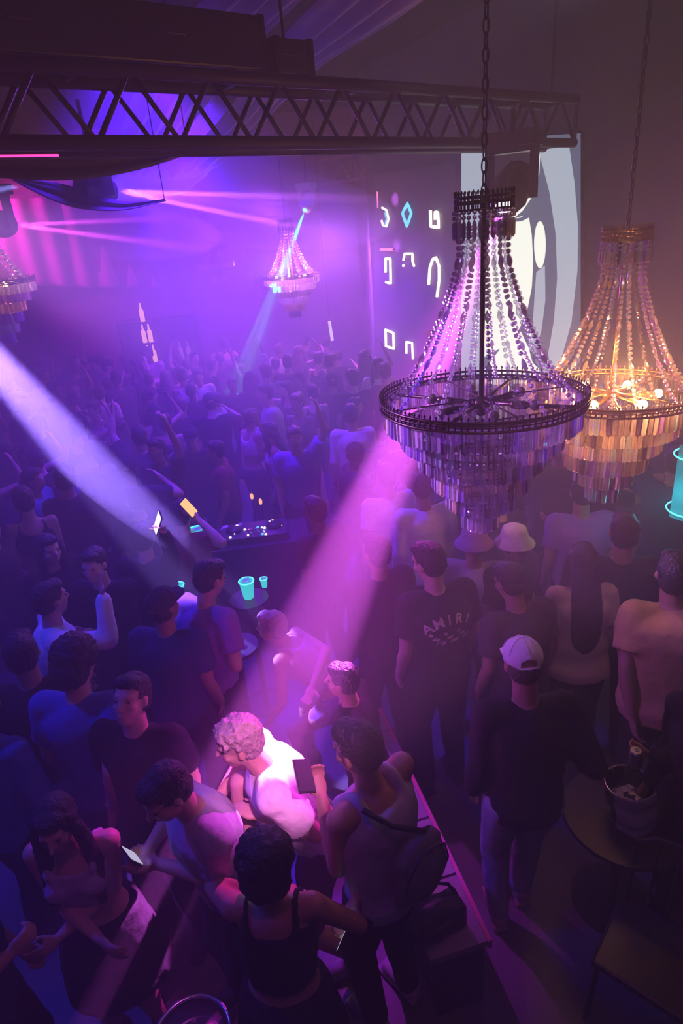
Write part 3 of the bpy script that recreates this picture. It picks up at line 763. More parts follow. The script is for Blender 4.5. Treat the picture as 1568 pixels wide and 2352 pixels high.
BL = ['amber bottle, low shelf of the back bar, leftmost', 'amber bottle, low shelf of the back bar, second from left', 'amber bottle, middle shelf of the back bar, left one', 'amber bottle, middle shelf of the back bar, right one', 'single amber bottle on the top shelf of the back bar', 'dim pink bottle in the right bay of the back bar, left one', 'dim pink bottle in the right bay of the back bar, middle one', 'dim pink bottle in the right bay of the back bar, right one']
for k, (dx, z) in enumerate([(-.30, 1.367), (-.19, 1.367), (-.32, 1.767), (-.20, 1.767), (-.28, 2.167), (.20, 1.367), (.34, 1.367), (.5, 1.367)]):
    warm = k < 5
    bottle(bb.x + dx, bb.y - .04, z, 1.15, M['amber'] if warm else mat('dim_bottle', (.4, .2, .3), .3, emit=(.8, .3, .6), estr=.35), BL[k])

# ---- DJ desk with controllers
dj = PZ(585, 1225, 1.0)
t = empty('dj_desk', (dj.x, dj.y, 0), 'black equipment desk with blinking controls among the crowd', 'desk', None, .1)
mb = MB(); mb.box((0, 0, .96), (1.0, .5, .05)); mb.build('desk_top', M['plastic'], t)
mb = MB(); mb.box((0, 0, .5), (.94, .44, .88)); mb.build('desk_body', M['plastic'], t)
for dx, dy in ((-.47, -.22), (.47, -.22), (-.47, .22), (.47, .22)):
    mb = MB(); mb.tube([(dx, dy, 0), (dx, dy, .94)], .015, 8); mb.build('leg', M['blackmetal'], t)
def to_loc(o, p):
    return (Matrix.Translation(o.location) @ o.rotation_euler.to_matrix().to_4x4()).inverted() @ Vector(p)
t2 = empty('dj_controller', (dj.x, dj.y, .987), 'black mixing controller covered in small coloured lights on the desk', 'controller', None, .1)
mb = MB(); mb.box((0, 0, .03), (.62, .34, .055)); mb.build('case', M['plastic'], t2)
for sx in (-.19, .19):
    mb = MB(); mb.sweep([[Vector((sx + .075 * math.cos(a), .02 + .075 * math.sin(a), z)) for a in (2 * PI * k / 24 for k in range(24))] for z in (.058, .075)]); mb.build('jog_wheel', M['blackmetal'], t2, True)
for k in range(26):
    mm = [M['led_white'], M['led_white'], M['led_red'], M['led_blue'], M['amber'], M['led_white']][k % 6]
    mb = MB(); r = random.choice([.008, .011, .014]); mb.ell((random.uniform(-.28, .28), random.uniform(-.15, .15), .062), (r, r, r * .7), None, 8, 5); mb.build('indicator_light', mm, t2, True)
for k in range(8):
    mb = MB(); mb.tube([(-.06 + .035 * (k % 4), -.1 + .07 * (k // 4), .058), (-.06 + .035 * (k % 4), -.1 + .07 * (k // 4), .078)], .009, 8); mb.build('knob', M['steel'], t2)

# crumpled cloth and two small lamps on the desk
cc = PZ(522, 1160, 1.03)
mb = MB(); mb.ell((0, 0, .02), (.13, .09, .03)); mb.ell((.05, .03, .035), (.07, .06, .03)); mb.ell((-.07, -.02, .03), (.06, .05, .03))
me = remesh(mb, 'crumpled_cloth', .012, 2, .07); o = link('crumpled_cloth', me, M['cream'], None, False, (dj.x - .22, dj.y + .12, .985)); tag(o, 'cream crumpled cloth left on the equipment desk', 'cloth')
for px, py, lab in ((578, 1140, 'left'), (598, 1152, 'right')):
    c = PZ(px, py, 1.12); t = empty('desk_lamp', (c.x, c.y, .985 if abs(c.x - dj.x) < .5 and abs(c.y - dj.y) < .25 else 0), 'tiny amber lamp on a thin stem at the back of the desk, %s one' % lab, 'lamp')
    h = c.z - t.location.z
    mb = MB(); mb.tube([(0, 0, .005), (0, 0, h)], .005, 6); mb.build('stem', M['blackmetal'], t)
    mb = MB(); mb.sweep([[Vector((.035 * math.cos(a), .035 * math.sin(a), z)) for a in (2 * PI * k / 14 for k in range(14))] for z in (0, .01)]); mb.build('base', M['blackmetal'], t)
    mb = MB(); mb.ell((0, 0, h), (.018, .018, .035)); mb.build('bulb', M['amber'], t, True)
# glowing tube on the far wall
p = PD(756, 738, 12.5); q = PD(763, 782, 12.5)
mb = MB(); mb.tube([Vector(), q - p], .03, 8); o = mb.build('light_tube', emat('dim_tube', (.9, .8, 1), 1.4), None, True, p); tag(o, 'short pale light tube glowing alone in front of the far wall', 'light tube')
mb = MB(); mb.tube([Vector(), Vector((0, 0, CEIL - p.z))], .008, 6); mb.build('hanging_wire', M['blackmetal'], o)
# ------------------------------------------------------------------ people
def V(*a): return Vector(a)
def rotaxis(ax, deg): return Matrix.Rotation(math.radians(deg), 3, ax)
def ik(a, b, l1, l2, pole):                # elbow / knee position
    d = b - a; L = d.length
    if L > (l1 + l2) * .995: b = a + d * ((l1 + l2) * .995 / L); d = b - a; L = d.length
    L = max(L, abs(l1 - l2) + .03)
    x = (l1 * l1 - l2 * l2 + L * L) / (2 * L); h = math.sqrt(max(l1 * l1 - x * x, 0)); d.normalize()
    p = pole - d * pole.dot(d)
    if p.length < 1e-4: p = d.orthogonal()
    return a + d * x + p.normalized() * h, b
def skeleton(P):
    """joint positions in metres for a 1.75 m figure facing +Y, feet at z 0"""
    S = {}; fem = P.get('fem', False)
    pel = V(*P.get('pelvis', (0, 0, .95))); lean = P.get('lean', 3); side = P.get('side', 0); tw = P.get('twist', 0)
    def R(f): return rotaxis('Z', tw * f) @ rotaxis('Y', side * f) @ rotaxis('X', -lean * (.55 + .45 * f))
    pts = [pel]; fr = [R(0)]
    for i, l in enumerate((.12, .12, .13, .09, .07)):
        r = R((i + 1) / 5); pts.append(pts[-1] + r @ V(0, 0, l)); fr.append(r)
    S['spine'] = pts; S['fr'] = fr; top = fr[-1]
    sw = .155 if fem else .178
    neck = pts[-1] - top @ V(0, 0, .005); S['neck'] = neck
    hy, hp, hr = P.get('head', (0, 0, 0))
    S['headR'] = rotaxis('Z', tw + hy) @ rotaxis('X', -(hp + lean * P.get('headfollow', .4))) @ rotaxis('Y', hr)
    S['headC'] = neck + top @ V(0, .015, .055) + S['headR'] @ V(0, .02, .125)
    for s, k in ((-1, 'l'), (1, 'r')):
        sh = pts[4] + fr[4] @ V(s * sw, 0, .035); S['sh' + k] = sh
        t = P.get('hand_' + k)
        t = V(*t) if t else sh + V(s * .045, .07, -.53)
        pole = V(*P.get('pole_' + k, (s * .22, -.8, -.3)))
        e, w = ik(sh, t, .29, .265, pole); S['el' + k] = e; S['wr' + k] = w
        hip = pel + fr[0] @ V(s * .09, 0, -.02); S['hip' + k] = hip
        f = V(*P.get('foot_' + k, (s * .11, 0, .085)))
        kp = V(*P.get('knee_' + k, (s * .12, 1, 0)))
        kn, an = ik(hip, f, .44, .42, kp); S['kn' + k] = kn; S['an' + k] = an
    return S
def add_hand(mb, S, k, P, n=8):
    w = S['wr' + k]; a = (w - S['el' + k]).normalized(); s = -1 if k == 'l' else 1
    hd = P.get('hdir_' + k)
    if hd: a = (a * .4 + V(*hd).normalized()).normalized()
    pn = V(*P.get('palm_' + k, (-s, 0, 0))); pn = (pn - a * pn.dot(a))
    if pn.length < .05: pn = a.orthogonal()
    pn.normalize(); x = a.cross(pn).normalized()           # across the palm
    curl = math.radians(P.get('curl_' + k, 25))
    R = Matrix((x, pn, a)).transposed()
    mb.ell(w + a * .05, (.040, .017, .052), R, 10, 8)
    for i, (off, L) in enumerate(((-.030, .068), (-.010, .078), (.011, .074), (.031, .058))):
        b = w + a * .088 + x * off; d = (a + x * off * 3.0).normalized(); d1 = (d * math.cos(curl) + pn * math.sin(curl)).normalized(); m = b + d1 * L * .55
        d2 = (d * math.cos(curl * 2.2) + pn * math.sin(curl * 2.2)).normalized()
        mb.cap(b, .0095, m, .0088, n); mb.cap(m, .0088, m + d2 * L * .5, .0072, n)
    tx = -1 if (s < 0) == (x.dot(V(1, 0, 0)) < 0) else 1
    b = w + a * .03 - x * .034 * 1; d = (a * .65 - x * .65 + pn * .35).normalized(); m = b + d * .04
    mb.cap(b, .013, m, .0105, n); mb.cap(m, .0105, m + (a * .9 + pn * .35 - x * .15).normalized() * .032, .0085, n)
    S['grip' + k] = w + a * .085 + pn * .03; S['gripdir' + k] = x; S['gripR' + k] = R
def torso_rings(S, prof, n=16, lo=0.0, hi=5.0):
    """prof: list of (t along spine 0..5, rx, ry, yoff)"""
    rings = []
    for t, rx, ry, yo in prof:
        if t < lo - 1e-6 or t > hi + 1e-6: continue
        i = max(0, min(int(math.floor(t)), 4)); f = t - i
        p = S['spine'][i] + (S['spine'][i + 1] - S['spine'][i]) * f
        r = S['fr'][i] if f < .5 else S['fr'][min(i + 1, 5)]
        c = p + r @ V(0, yo, 0)
        rings.append([c + r @ V(rx * math.cos(a), ry * math.sin(a), 0) for a in (2 * PI * k / n for k in range(n))])
    return rings
PROF_M = [(-.75, .10, .09, -.01), (-.4, .155, .115, -.01), (0, .165, .12, -.01), (.6, .155, .11, 0), (1.2, .148, .105, 0), (2, .162, .115, 0), (3, .178, .122, .0), (3.8, .175, .112, 0), (4.3, .14, .09, -.005), (4.8, .075, .065, -.005), (5, .055, .055, 0)]
PROF_F = [(-.75, .11, .10, -.015), (-.4, .17, .13, -.02), (0, .172, .125, -.015), (.6, .15, .105, 0), (1.2, .125, .092, 0), (2, .138, .10, 0), (3, .15, .108, 0), (3.8, .15, .098, 0), (4.3, .12, .08, -.005), (4.8, .062, .055, -.005), (5, .045, .048, 0)]
def head_shapes(mb, S, fem):
    R = S['headR']; c = S['headC']; k = .95 if fem else 1.0
    def e(p, r, q=None): mb.ell(c + R @ (V(*p) * k), tuple(x * k for x in r), R @ q if q else R, 14, 10)
    e((0, -.012, .03), (.074, .094, .084)); e((0, .018, -.025), (.062, .070, .084)); e((0, .042, -.085), (.036, .036, .030))
    e((0, .072, .026), (.052, .018, .011)); e((0, .082, -.062), (.023, .012, .010)); e((-.04, .055, -.025), (.02, .022, .02)); e((.04, .055, -.025), (.02, .022, .02))
    mb.cap(c + R @ V(0, .083, .012), .008, c + R @ V(0, .104, -.024), .0125, 8)
    for s in (-1, 1):
        mb.ell(c + R @ V(s * .077, -.006, -.008), (.009, .019, .031), R @ rotaxis('Z', s * -18), 8, 6)
def body_shapes(mb, S, P):
    fem = P.get('fem', False); w = P.get('wide', 1.0)
    prof = [(t, a * w, b * w, y) for t, a, b, y in (PROF_F if fem else PROF_M)]
    mb.sweep(torso_rings(S, prof))
    mb.cap(S['spine'][4], .062, S['headC'] - S['headR'] @ V(0, .02, .06), .050 if fem else .056, 12)
    head_shapes(mb, S, fem)
    q = .88 if fem else 1.0
    for k in 'lr':
        mb.cap(S['spine'][4] - S['fr'][4] @ V(0, 0, .0), .07 * q, S['sh' + k], .058 * q)
        mb.cap(S['sh' + k], .056 * q, S['el' + k], .041 * q); f = S['el' + k].lerp(S['wr' + k], .3)
        mb.cap(S['el' + k], .040 * q, f, .042 * q); mb.cap(f, .042 * q, S['wr' + k], .027 * q)
        add_hand(mb, S, k, P)
        mb.cap(S['hip' + k], .095, S['kn' + k], .057); g = S['kn' + k].lerp(S['an' + k], .3)
        mb.cap(S['kn' + k], .056, g, .057); mb.cap(g, .056, S['an' + k], .036)
        fd = (rotaxis('Z', P.get('twist', 0) * .3) @ V(0, 1, 0)); a = S['an' + k]
        mb.cap(a - fd * .03 - V(0, 0, .045), .034, a + fd * .12 - V(0, 0, .055), .028); mb.cap(a, .036, a + fd * .06 - V(0, 0, .04), .035)
    if fem:
        for s in (-1, 1): mb.ell(S['spine'][3] + S['fr'][3] @ V(s * .07, .085, -.01), (.058, .05, .058))
def shirt_shapes(mb, S, P, kind):
    fem = P.get('fem', False); w = P.get('wide', 1.0); inf = P.get('inflate', .016); prof = PROF_F if fem else PROF_M
    lo = {'tank': -.55, 'tee': -.6, 'long': -.5, 'jacket': -.7, 'crop': 2.0, 'strap': 1.0, 'open': -.7}[kind]
    loose = 1.0 if kind in ('crop', 'strap') else 1.07
    pr = []
    for t, a, b, y in prof:
        if t < lo: continue
        if t > 4.5 and kind in ('tank', 'crop', 'strap'): continue
        ww = a * w * loose + inf; dd = b * w * loose + inf
        if t < 2 and kind not in ('crop', 'strap'): ww = max(ww, .165 * w + inf); dd = max(dd, .12 * w + inf)
        if t >= 4.8: ww = a * w + .012; dd = b * w + .012
        pr.append((t, ww, dd, y))
    if pr[0][0] > lo: pr.insert(0, (lo, pr[0][1], pr[0][2], pr[0][3]))
    if kind in ('crop', 'strap', 'tank'):
        pr = [p for p in pr if p[0] <= (3.8 if kind != 'tank' else 4.3)]
    rings = []
    for p in pr:
        if p[0] < 0:
            r = S['fr'][0]; c = S['spine'][0] + r @ V(0, p[3], p[0] * .12)
            rings.append([c + r @ V(p[1] * math.cos(a), p[2] * math.sin(a), 0) for a in (2 * PI * k / 16 for k in range(16))])
        else: rings += torso_rings(S, [p])
    mb.sweep(rings)
    if fem:
        for s in (-1, 1): mb.ell(S['spine'][3] + S['fr'][3] @ V(s * .07, .088, -.01), (.064, .058, .064))
    q = .88 if fem else 1.0
    if kind in ('crop', 'strap', 'tank'):
        ww = .02 if kind != 'tank' else .035
        for s, k in ((-1, 'l'), (1, 'r')):
            for yy in (.085, -.075):
                mb.cap(S['spine'][3] + S['fr'][3] @ V(s * .095, yy * 1.15, .08), ww, S['spine'][4] + S['fr'][4] @ V(s * .095, yy * .2, .078), ww * .8, 8)
        return
    for k in 'lr':
        mb.cap(S['spine'][4], .08 * q, S['sh' + k], .058 * q + inf)
        e = S['el' + k]
        if kind in ('tee', 'open'):
            m = S['sh' + k].lerp(e, P.get('sleeve', .68)); mb.cap(S['sh' + k], .058 * q + inf, S['sh' + k].lerp(m, .5), .062 * q + inf)
            d = (m - S['sh' + k]).normalized(); u = d.orthogonal().normalized(); v = d.cross(u)
            mb.sweep([[p + (u * math.cos(a) + v * math.sin(a)) * r for a in (2 * PI * j / 14 for j in range(14))] for p, r in ((S['sh' + k], .05 + inf), (S['sh' + k].lerp(m, .5), .056 * q + inf * 1.1), (m, .058 * q + inf * 1.3))])
        else:
            mb.cap(S['sh' + k], .058 * q + inf, e, .045 * q + inf); mb.cap(e, .046 * q + inf, S['el' + k].lerp(S['wr' + k], .93), .033 * q + inf)
def trouser_shapes(mb, S, P, kind):
    inf = P.get('tinflate', .016); fem = P.get('fem', False); prof = PROF_F if fem else PROF_M
    pr = [(t, a + inf, b + inf, y) for t, a, b, y in prof if -.5 <= t <= .61]
    rings = []
    for p in pr:
        r = S['fr'][0]; c = S['spine'][0] + r @ V(0, p[3], p[0] * .12)
        rings.append([c + r @ V(p[1] * math.cos(a), p[2] * math.sin(a), 0) for a in (2 * PI * k / 16 for k in range(16))])
    mb.sweep(rings)
    if kind == 'skirt':
        c = S['spine'][0] - V(0, .01, 0)
        mb.sweep([[c + V((.19 + g) * math.cos(a), (.15 + g) * math.sin(a), -z) for a in (2 * PI * k / 18 for k in range(18))] for z, g in ((.42, .075), (.25, .05), (.1, .025), (-.05, .0))]); return
    end = {'long': .97, 'shorts': 0.0}[kind]
    for k in 'lr':
        mb.cap(S['hip' + k], .098 + inf, S['kn' + k].lerp(S['hip' + k], 0.0 if kind == 'long' else P.get('short', .12)), .062 + inf)
        if kind == 'long':
            g = S['kn' + k].lerp(S['an' + k], .35); mb.cap(S['kn' + k], .060 + inf, g, .058 + inf); mb.cap(g, .058 + inf, S['kn' + k].lerp(S['an' + k], end), .046 + inf)
def shoe_mesh(mb, S, k, P):
    fd = (rotaxis('Z', P.get('twist', 0) * .3) @ V(0, 1, 0)); a = S['an' + k]; x = V(fd.y, -fd.x, 0)
    R = Matrix((x, fd, V(0, 0, 1))).transposed()
    mb.box(a + fd * .055 - V(0, 0, .074), (.085, .26, .022), R)
    mb.cap(a - fd * .03 - V(0, 0, .035), .044, a + fd * .13 - V(0, 0, .045), .036, 12); mb.cap(a + V(0, 0, .01), .047, a + fd * .05 - V(0, 0, .03), .044, 12)
def hair_shapes(mb, S, style, rnd):
    R = S['headR']; c = S['headC']
    def e(p, r): mb.ell(c + R @ V(*p), r, R, 14, 10)
    if style in ('cap', 'bucket'):
        e((0, -.03, -.01), (.077, .075, .075)); return
    e((0, -.024, .036), (.084, .096, .090)); e((0, -.045, -.01), (.080, .070, .075)); e((0, .035, .085), (.066, .05, .035))
    if style == 'curly':
        for i in range(46):
            a = rnd.uniform(0, 2 * PI); z = rnd.uniform(.0, 1); q = math.sqrt(1 - z * z)
            e((.085 * q * math.cos(a), -.01 + .093 * q * math.sin(a), .04 + .088 * z), (.013, .013, .013))
    if style == 'fro':
        e((0, -.02, .05), (.112, .115, .105)); e((0, -.06, -.02), (.10, .08, .09))
    if style in ('long', 'longfront'):
        n = S['neck']; T = S['fr'][4]
        pts = [c + R @ V(0, -.06, .0), n + T @ V(0, -.075, .02), n + T @ V(0, -.115, -.12), n + T @ V(0, -.12, -.28), n + T @ V(0, -.11, -.40)]
        rx = [.085, .092, .10, .09, .055]; ry = [.06, .05, .045, .04, .025]
        if style == 'long':
            mb.sweep([[p + T @ V(a * math.cos(q), b * math.sin(q), 0) for q in (2 * PI * j / 14 for j in range(14))] for p, a, b in zip(pts, rx, ry)])
        for s in (-1, 1):
            q = [c + R @ V(s * .07, .005, .04), c + R @ V(s * .085, .01, -.06), n + T @ V(s * .10, .05, -.08), n + T @ V(s * .10, .115, -.24)]
            for a, b, r1, r2 in ((q[0], q[1], .026, .032), (q[1], q[2], .032, .036)) + (((q[2], q[3], .036, .024),) if style == 'longfront' else ()): mb.cap(a, r1, b, r2)
    if style == 'bun':
        e((0, -.095, .075), (.045, .045, .042)); e((0, -.05, -.02), (.07, .06, .06))
    if style == 'pony':
        n = S['neck']; T = S['fr'][4]; mb.cap(c + R @ V(0, -.10, .04), .03, n + T @ V(0, -.13, .0), .04); mb.cap(n + T @ V(0, -.13, .0), .04, n + T @ V(0, -.13, -.2), .02)
def cap_mesh(S, style, m, parent, rnd):
    R = S['headR']; c = S['headC']; mb = MB()
    if style == 'cap':
        mb.ell(c + R @ V(0, -.014, .045), (.088, .103, .086), R, 18, 12); me = remesh(mb, 'cap_crown', .009, 1)
        # cut away everything under the rim and the opening at the back
        bm = bmesh.new(); bm.from_mesh(me); Ri = R.transposed()
        kill = []
        for f in bm.faces:
            q = Ri @ (f.calc_center_median() - c)
            if q.z < .022 - .12 * max(0, -q.y - .03) or (q.y < -.05 and abs(q.x) < .037 and q.z < .058 - 10 * q.x * q.x - .0): kill.append(f)
        bmesh.ops.delete(bm, geom=kill, context='FACES'); bm.to_mesh(me); bm.free()
        o = link('cap_crown', me, m, parent, True); s = o.modifiers.new('s', 'SOLIDIFY'); s.thickness = .005
        mb = MB(); mb.ell(c + R @ V(0, -.02, .131), (.009, .009, .006)); mb.build('button', m, parent, True)
        for k in range(6):
            a = PI / 6 + k * PI / 3; mb = MB()
            mb.tube([c + R @ V(.0895 * math.sin(t) * math.cos(a), -.014 + .1045 * math.sin(t) * math.sin(a), .045 + .0875 * math.cos(t)) for t in (.1 + .12 * j for j in range(11))], .0018, 4); mb.build('seam', m, parent)
        mb = MB(); mb.sweep([[c + R @ V(x, y, z0) for x, y in ((-.07, .06), (-.065, .12), (-.03, .158), (.03, .158), (.065, .12), (.07, .06))] for z0 in (.024, .031)]); mb.build('peak', m, parent)
        mb = MB(); mb.tube([c + R @ V(x, -.105 + abs(x) * .25, .022 - .006) for x in (-.045, -.02, 0, .02, .045)], .007, 6); mb.build('strap', m, parent)
    else:
        prof = [(-.01, .135), (.0, .137), (.045, .098), (.075, .09), (.115, .078), (.132, .05), (.136, .005)]
        mb.sweep([[c + R @ V(r * math.cos(a), -.012 + r * 1.08 * math.sin(a), z + .01) for a in (2 * PI * j / 22 for j in range(22))] for z, r in prof]); mb.build('hat', m, parent, True)
def person(label, P, head_px=None, loc=None, heading=0, top=('tee', 'black'), bottom=('long', 'black'), hair=('short', 'hair_black'), skin='skin_tan', shoes='rubber',
           height=1.75, vox=.0115, z0=0.0, hands_px=None, group=None, seed=1, cvox=.014, eyes=True, hatmat='white', disp=.02, name='person'):
    rnd = random.Random(seed); P = dict(P); s = height / 1.75
    S = skeleton(P)
    rz = math.radians(heading); RZ = Matrix.Rotation(rz, 3, 'Z')
    if head_px:
        hc = S['headC'] * s; w = PZ(head_px[0], head_px[1], hc.z + z0); off = RZ @ hc
        loc = V(w.x - off.x, w.y - off.y, z0)
    loc = Vector(loc)
    for k, v in (hands_px or {}).items():          # a hand, elbow or foot where the picture shows it: (px, py, height)
        w = PZ(v[0], v[1], v[2]); q = (RZ.transposed() @ (w - loc)) / s; P[k] = tuple(q)
    S = skeleton(P)
    t = empty(name, loc, label, 'person', group, rz); t.scale = (s, s, s)
    mb = MB(); body_shapes(mb, S, P)
    me = remesh(mb, 'body', vox, 2); link('body', me, M[skin], t)
    if top and top[0] != 'none':
        mb = MB(); shirt_shapes(mb, S, P, top[0]); me = remesh(mb, 'shirt', cvox, 3, disp)
        link({'tank': 'tank_top', 'tee': 'shirt', 'long': 'shirt', 'jacket': 'jacket', 'crop': 'crop_top', 'strap': 'strappy_top', 'open': 'shirt'}[top[0]], me, M[top[1]], t)
    if bottom:
        mb = MB(); trouser_shapes(mb, S, P, bottom[0]); me = remesh(mb, 'trousers', cvox, 3, disp * .8)
        link({'long': 'trousers', 'shorts': 'shorts', 'skirt': 'skirt'}[bottom[0]], me, M[bottom[1]], t)
    if hair:
        mb = MB(); hair_shapes(mb, S, hair[0], rnd); me = remesh(mb, 'hair', .009, 1, .022 if hair[0] in ('curly', 'fro') else .010, CURL); link('hair', me, M[hair[1]], t)
        if hair[0] in ('cap', 'bucket'): cap_mesh(S, hair[0], M[hatmat], t, rnd)
    if shoes:
        for k in 'lr':
            mb = MB(); shoe_mesh(mb, S, k, P); me = remesh(mb, 'shoe', .011, 2); link('shoe', me, M[shoes], t)
    if eyes:
        for sx in (-1, 1):
            mb = MB(); mb.ell(S['headC'] + S['headR'] @ V(sx * .030, .0775, .004), (.0105, .006, .0055), S['headR'], 10, 6); mb.build('eye', M['eye'], t, True)
    S['root'] = t; S['s'] = s; S['RZ'] = RZ; S['loc'] = loc
    return S
def wpos(S, p): return S['loc'] + S['RZ'] @ (Vector(p) * S['s'])
def held(name, c, R, kind, m, label, cat):        # phone, can or cup in a hand
    t = empty(name, c, label, cat)
    if kind == 'phone':
        mb = MB(); mb.box((0, 0, 0), (.076, .155, .009), R); mb.build('case', M['plastic'], t)
        mb = MB(); mb.box(R @ V(0, 0, .0055), (.068, .145, .002), R); mb.build('screen', m, t)
        mb = MB(); mb.box(R @ V(-.02, .055, -.006), (.026, .03, .003), R); mb.build('camera_bump', M['plastic'], t)
    elif kind == 'can':
        prof = [(-.06, .026), (-.055, .031), (.05, .031), (.06, .026)]
        mb = MB(); mb.sweep([[Vector((r * math.cos(a), r * math.sin(a), z)) for a in (2 * PI * k / 18 for k in range(18))] for z, r in prof]); mb.build('can_body', m, t, True)
        mb = MB(); mb.sweep([[Vector((.025 * math.cos(a), .025 * math.sin(a), z)) for a in (2 * PI * k / 18 for k in range(18))] for z in (.060, .0625)]); mb.build('lid', M['steel'], t)
        mb = MB(); mb.tube([(.004 + .008 * math.cos(a), .010 * math.sin(a), .0645) for a in (2 * PI * k / 10 for k in range(10))], .0018, 5, True); mb.build('ring_pull', M['steel'], t)
    elif kind == 'cup':
        mb = MB(); mb.sweep([[Vector((r * math.cos(a), r * math.sin(a), z)) for a in (2 * PI * k / 16 for k in range(16))] for z, r in ((-.06, .028), (-.058, .03), (.06, .042))]); mb.build('cup_body', m, t, True)
        mb = MB(); mb.tube([(.042 * math.cos(a), .042 * math.sin(a), .06) for a in (2 * PI * k / 18 for k in range(18))], .0025, 5, True); mb.build('rim', m, t, True)
        mb = MB(); mb.tube([(.01, 0, -.04), (.03, .01, .10)], .003, 5); mb.build('straw', M['white'], t)
    return t

#CAST
# --- the man in the beam
L = person('curly-haired man in bright white shirt hugging his raised knee in the pink beam',
    dict(pelvis=(.02, -.02, .88), lean=27, twist=0, head=(-4, -4, 0), headfollow=.5, foot_l=(-.16, -.12, .09), knee_l=(-.3, 1, .2), knee_r=(-.02, 1, .75), palm_l=(0, -.2, -1), palm_r=(-1, 0, 0), curl_l=35, curl_r=45, pole_l=(-.55, -1, -.35), pole_r=(.8, -.2, -.5)),
    head_px=(548, 1705), heading=106, top=('open', 'white'), bottom=('shorts', 'charcoal'), hair=('curly', 'hair_light'), skin='skin_light', shoes='sneaker', height=1.78, vox=.0085, cvox=.011,
    hands_px=dict(foot_r=(570, 1985, .80), hand_l=(596, 1872, 1.20), hand_r=(500, 1836, 1.08)), disp=.028)
st = wpos(L, L['anr'])
t = empty('foot_stool', (st.x - .06, st.y, 0), 'tall dark stool under the foot of the man in the white shirt', 'stool')
zt = st.z - .085 * L['s'] - .012
mb = MB(); mb.sweep([[Vector((r * math.cos(a), r * math.sin(a), z)) for a in (2 * PI * k / 24 for k in range(24))] for z, r in ((zt - .05, .15), (zt - .04, .16), (zt - .01, .16), (zt, .15))]); mb.build('seat', M['plastic'], t, True)
for k in range(4):
    a = PI / 4 + k * PI / 2; mb = MB(); mb.tube([(.12 * math.cos(a), .12 * math.sin(a), zt - .045), (.19 * math.cos(a), .19 * math.sin(a), 0)], .013, 8); mb.build('leg', M['blackmetal'], t, True)
mb = MB(); mb.tube([(.155 * math.cos(2 * PI * k / 20), .155 * math.sin(2 * PI * k / 20), .22) for k in range(20)], .008, 6, True); mb.build('foot_ring', M['blackmetal'], t, True)
# --- woman bending behind him
Wm = person('woman in pale halter top leaning forward on a straight arm, behind the white-shirted man',
    dict(fem=True, pelvis=(0, -.34, .80), lean=58, head=(6, -16, 0), headfollow=.3, foot_l=(-.12, -.05, .09), foot_r=(.12, .0, .09), palm_l=(0, 0, -1), curl_l=10, pole_l=(-.3, -.8, 0), pole_r=(.6, -.5, .3), short=.55),
    head_px=(622, 1440), heading=72, top=('strap', 'pinkish'), bottom=('shorts', 'purple'), hair=('short', 'hair_light'), skin='skin_light', shoes='rubber', height=1.68,
    hands_px=dict(hand_l=(612, 1665, .62), hand_r=(718, 1575, .98)))
# --- man with the phone, back to the camera
T = person('man in a white tank top seen from behind, raising a phone over the riser',
    dict(lean=3, head=(14, 8, 0), palm_l=(.2, .3, .9), curl_l=40, curl_r=35, pole_l=(-.1, .0, -1), twist=4),
    head_px=(818, 1718), heading=40, top=('tank', 'lavender'), bottom=('long', 'charcoal'), hair=('short', 'hair_black'), skin='skin_tan', shoes='sneaker', height=1.80, vox=.010, cvox=.012,
    hands_px=dict(hand_l=(738, 1832, 1.36), hand_r=(800, 2120, .98)))
pc = PZ(698, 1782, 1.50)
held('mobile_phone', pc, frame((.35, -.15, .9), (0.4, 1, 0)) @ rotaxis('Z', 35), 'phone', M['plastic'], 'dark phone held up by the man in the tank top', 'phone')
held('mobile_phone', PZ(797, 2140, 1.0), frame((-.9, .5, .25)) @ rotaxis('Z', 60), 'phone', M['screen_cool'], 'lit phone in the lowered right hand of the man in the tank top', 'phone')
sb = T['spine'][2] + V(.03, -.19, -.02); c = wpos(T, sb)
t = empty('sling_bag', c, 'grey sling bag across the back of the man in the tank top', 'bag', None, math.radians(40))
mb = MB(); mb.box((0, 0, 0), (.24, .07, .26)); mb.ell((0, -.02, .0), (.14, .065, .15)); mb.ell((0, .0, .11), (.115, .05, .07)); me = remesh(mb, 'bag_body', .012, 4, .01); link('bag_body', me, M['bagcloth'], t)
mb = MB(); mb.tube([(.10, .02, .12), (.02, -.01, .20), (-.10, .03, .30), (-.17, .11, .38)], .012, 6); mb.build('shoulder_strap', M['plastic'], t, True)
mb = MB(); mb.tube([(.115, -.03, -.12), (.125, -.055, 0), (.10, -.06, .10), (.03, -.06, .15), (-.06, -.06, .15), (-.115, -.055, .07), (-.12, -.03, -.1)], .005, 6); mb.build('zip', M['plastic'], t, True)
# --- man looking down at his phone, lower left
F = person('man in lilac tee looking down at his phone, left of the white-shirted man',
    dict(lean=12, head=(10, 16, 0), palm_l=(0, 0, 1), palm_r=(0, 0, 1), curl_l=40, curl_r=40, pole_l=(-.6, -.5, -.6), pole_r=(.6, -.5, -.6)),
    head_px=(380, 1822), heading=128, top=('tee', 'lavender'), bottom=('long', 'charcoal'), hair=('short', 'hair_black'), skin='skin_light', height=1.76, vox=.010, cvox=.012,
    hands_px=dict(hand_l=(368, 1985, 1.18), hand_r=(338, 1955, 1.2)), disp=.03)
held('mobile_phone', wpos(F, F['gripr']) + V(0, 0, .045), frame((.75, .6, .35)) @ rotaxis('Z', 20), 'phone', M['screen_cool'], 'phone in the hands of the man in the lilac tee', 'phone')
